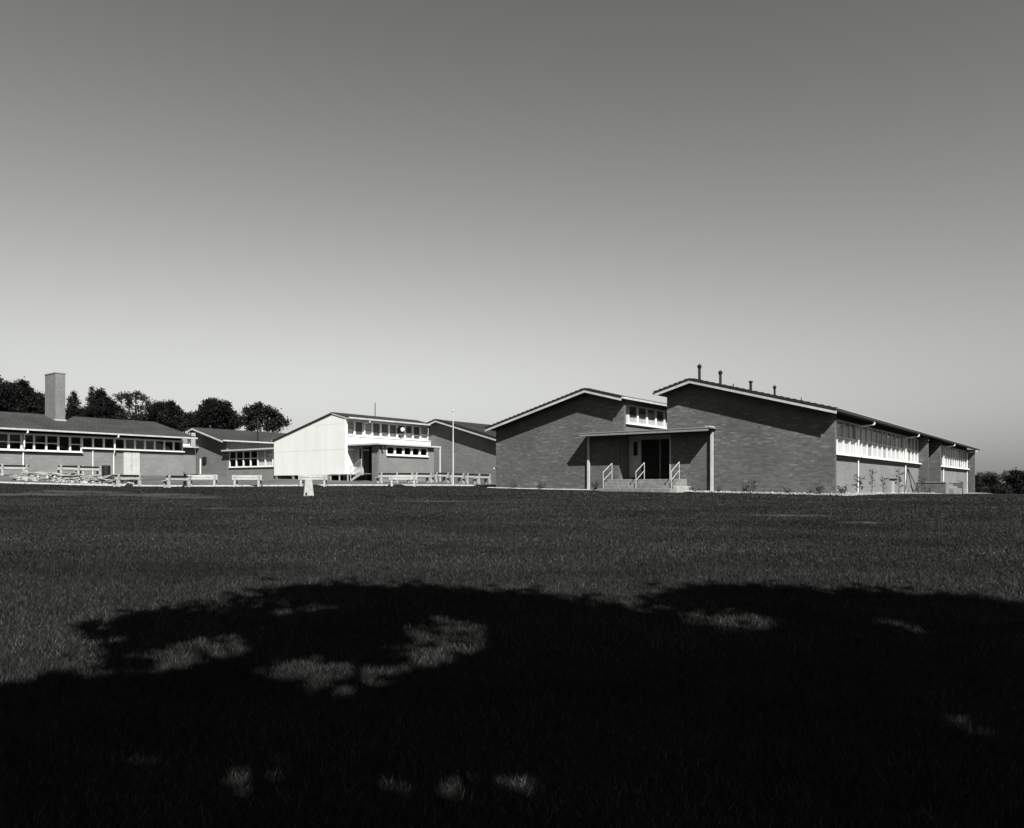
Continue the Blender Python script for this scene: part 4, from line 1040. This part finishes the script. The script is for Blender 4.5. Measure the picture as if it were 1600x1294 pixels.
shade_tree('spreading leafy tree behind the camera throwing the left half of the lawn shadow', (1.6, -4.2), [
    (-1.6, 8.0, 8.5, 1.5, 7000), (-2.6, 7.2, 8.0, 1.1, 4500), (-0.2, 7.6, 9.0, 1.4, 6500), (0.8, 6.6, 8.5, 1.2, 5500),
    (-1.0, 5.4, 7.6, 0.95, 3600), (0.4, 5.2, 8.0, 1.2, 5200), (-2.2, 4.9, 7.0, 0.95, 3600), (-0.8, 4.0, 6.8, 1.0, 4200), (-2.4, 3.5, 6.5, 0.9, 3600), (0.9, 3.7, 6.6, 1.2, 5000), (-3.7, 4.4, 7.0, 1.0, 3600), (-3.2, 2.4, 6.0, 1.2, 4200)])
shade_tree('broad leafy tree behind the camera throwing the right half of the lawn shadow', (8.2, -3.4), [
    (3.2, 7.9, 9.0, 1.5, 7500), (4.6, 7.6, 8.6, 1.4, 7000), (5.8, 6.7, 8.2, 1.5, 7000), (2.2, 6.6, 8.6, 1.3, 6500), (1.6, 5.4, 8.0, 1.2, 5500),
    (3.4, 5.8, 8.0, 1.4, 7000), (2.6, 4.4, 7.2, 1.3, 6000), (4.4, 4.9, 7.4, 1.4, 6500), (1.6, 3.6, 6.6, 1.1, 5000), (3.2, 3.4, 6.6, 1.2, 5000), (6.8, 5.6, 7.6, 1.4, 5500)])

# ------------------------------------------------------------------ bare patches in the lawn
PATCHES = [(50, 45.0, 773, 3.4, 1.5), (225, 42.5, 772, 3.6, 1.7), (120, 44.0, 768.5, 4.0, 1.1), (300, 42.5, 776, 2.4, 0.9), (690, 33.0, 783, 2.6, 0.5), (640, 36.0, 779, 1.3, 0.3), (1350, 23.0, 816, 1.0, 0.3), (1240, 26.0, 805, 2.0, 0.3), (330, 27.0, 795, 1.2, 0.3)]
def patch_r(k, a): return 0.72 + 0.28 * math.sin(3 * a + k) * math.sin(2 * a + 1.7 * k) + 0.12 * math.sin(7 * a + 2 * k)
PC = []
for k, (px, Y, py, rx, ry) in enumerate(PATCHES):
    Y = 1952.0 / (py - 718.4); x = at(px, Y); PC.append((x, Y, rx, ry, k))
    V = []; F = []; n = 40
    for q in (0.0, 0.35, 0.7, 1.0):
        for i in range(n):
            a = 2 * math.pi * i / n; r = q * patch_r(k, a)
            X_, Y_ = x + rx * r * math.cos(a), Y + ry * 1.6 * r * math.sin(a)
            V.append((X_, Y_, gz(X_, Y_) + 0.012 * (1 - q) + 0.005))
    for q in range(3):
        for i in range(n):
            j = (i + 1) % n; F.append((q * n + i, q * n + j, (q + 1) * n + j, (q + 1) * n + i))
    me = bpy.data.meshes.new('bare_ground'); me.from_pydata(V, [], F); me.materials.append(M['bare']); me.update()
    link('bare_ground', me, kind='structure')
# ------------------------------------------------------------------ grass
def in_view(X, Y, pad=1.04): return (X > (0 - PX) / FPX * Y * pad - 0.5) & (X < (1600 - PX) / FPX * Y * pad + 0.5)
def kerb_y(X): return np.interp(X, [k[0] for k in KERB], [k[1] for k in KERB])
def lawn_ok(X, Y):
    ok = ~((Y > kerb_y(X) - 0.12) & (X < KERB[-1][0] + 0.05))
    lx = (X + 0.62) * DF.x + (Y - 50.2) * DF.y; ly = (X + 0.62) * DS.x + (Y - 50.2) * DS.y
    ok &= ~((lx > -0.4) & (lx < 22.2) & (ly > -0.42)); ok &= ~((lx > 13.4) & (lx < 22.3) & (ly > -0.85)); ok &= ~((lx > 8.7) & (lx < 13.5) & (ly > -2.05))
    for x_, y_, rx_, ry_, k_ in PC:
        aa = np.arctan2((Y - y_) / (ry_ * 1.6), (X - x_) / rx_); rr_ = np.hypot((Y - y_) / (ry_ * 1.6), (X - x_) / rx_)
        lim = 0.72 + 0.28 * np.sin(3 * aa + k_) * np.sin(2 * aa + 1.7 * k_) + 0.12 * np.sin(7 * aa + 2 * k_)
        ok &= ~((rr_ < lim * (0.55 + 0.4 * RNG.random(len(X)))))
    return ok
BL = []
for y0, y1, dens, hgt, wid in ((3.0, 6.5, 4600, 0.044, 0.0034), (6.5, 12, 3000, 0.044, 0.0044), (12, 20, 1200, 0.040, 0.007), (20, 32, 450, 0.038, 0.012), (32, 56, 110, 0.035, 0.024)):
    w0 = (0 - PX) / FPX * y1 - 1; w1 = (1600 - PX) / FPX * y1 + 1
    n = int((w1 - w0) * (y1 - y0) * dens)
    X = w0 + (w1 - w0) * RNG.random(n); Y = y0 + (y1 - y0) * RNG.random(n)
    k = in_view(X, Y) & lawn_ok(X, Y); X, Y = X[k], Y[k]
    # clumps: taller and thinner patches
    cl = 0.5 + 0.5 * np.sin(X * 3.1 + 2 * np.sin(Y * 1.7)) * np.sin(Y * 2.7 + 1.5 * np.sin(X * 2.2))
    Hh = hgt * (0.45 + 0.7 * RNG.random(len(X)) + 0.5 * cl)
    BL.append((X, Y, Hh, wid * (0.7 + 0.6 * RNG.random(len(X)))))
X = np.concatenate([b[0] for b in BL]); Y = np.concatenate([b[1] for b in BL]); Hh = np.concatenate([b[2] for b in BL]); Wd = np.concatenate([b[3] for b in BL])
Zg = terrain(X, Y) - 0.004
a = RNG.random(len(X)) * 2 * math.pi
ux, uy = np.cos(a) * Wd, np.sin(a) * Wd
le = Hh * (0.3 + 0.6 * RNG.random(len(X))); la = RNG.random(len(X)) * 2 * math.pi
V = np.stack([np.stack([X - ux, Y - uy, Zg], -1), np.stack([X + ux, Y + uy, Zg], -1), np.stack([X + np.cos(la) * le, Y + np.sin(la) * le, Zg + Hh], -1)], 1).reshape(-1, 3)
def grass_mat():
    m, nt, b = new_mat('grass blades', 0.7, 0.15)
    N, L = nt.nodes, nt.links
    ge = N.new('ShaderNodeNewGeometry'); tc = N.new('ShaderNodeTexCoord')
    cr = N.new('ShaderNodeValToRGB')
    cr.color_ramp.elements[0].color = grey(0.004); cr.color_ramp.elements[1].color = grey(0.0115)
    e = cr.color_ramp.elements.new(0.88); e.color = grey(0.016)
    cr.color_ramp.elements[-1].color = grey(0.062)
    L.new(ge.outputs['Random Per Island'], cr.inputs[0])
    n2 = N.new('ShaderNodeTexNoise'); n2.inputs['Scale'].default_value = 0.4; n2.inputs['Detail'].default_value = 7; n2.inputs['Roughness'].default_value = 0.68
    mp = N.new('ShaderNodeMapping'); mp.inputs['Scale'].default_value = (0.55, 1.0, 1.0); L.new(tc.outputs['Object'], mp.inputs[0]); L.new(mp.outputs[0], n2.inputs[0])
    r2 = N.new('ShaderNodeMapRange'); r2.inputs[1].default_value = 0.35; r2.inputs[2].default_value = 0.7; r2.inputs[3].default_value = 0.30; r2.inputs[4].default_value = 1.45
    L.new(n2.outputs['Fac'], r2.inputs[0])
    sc = N.new('ShaderNodeVectorMath'); sc.operation = 'SCALE'; L.new(cr.outputs[0], sc.inputs[0]); L.new(r2.outputs[0], sc.inputs['Scale'])
    L.new(sc.outputs[0], b.inputs['Base Color'])
    return m
M['grass'] = grass_mat()
gm = np_mesh('grass', V, np.arange(len(V)).reshape(-1, 3), 'grass')
link('grass', gm, kind='stuff')
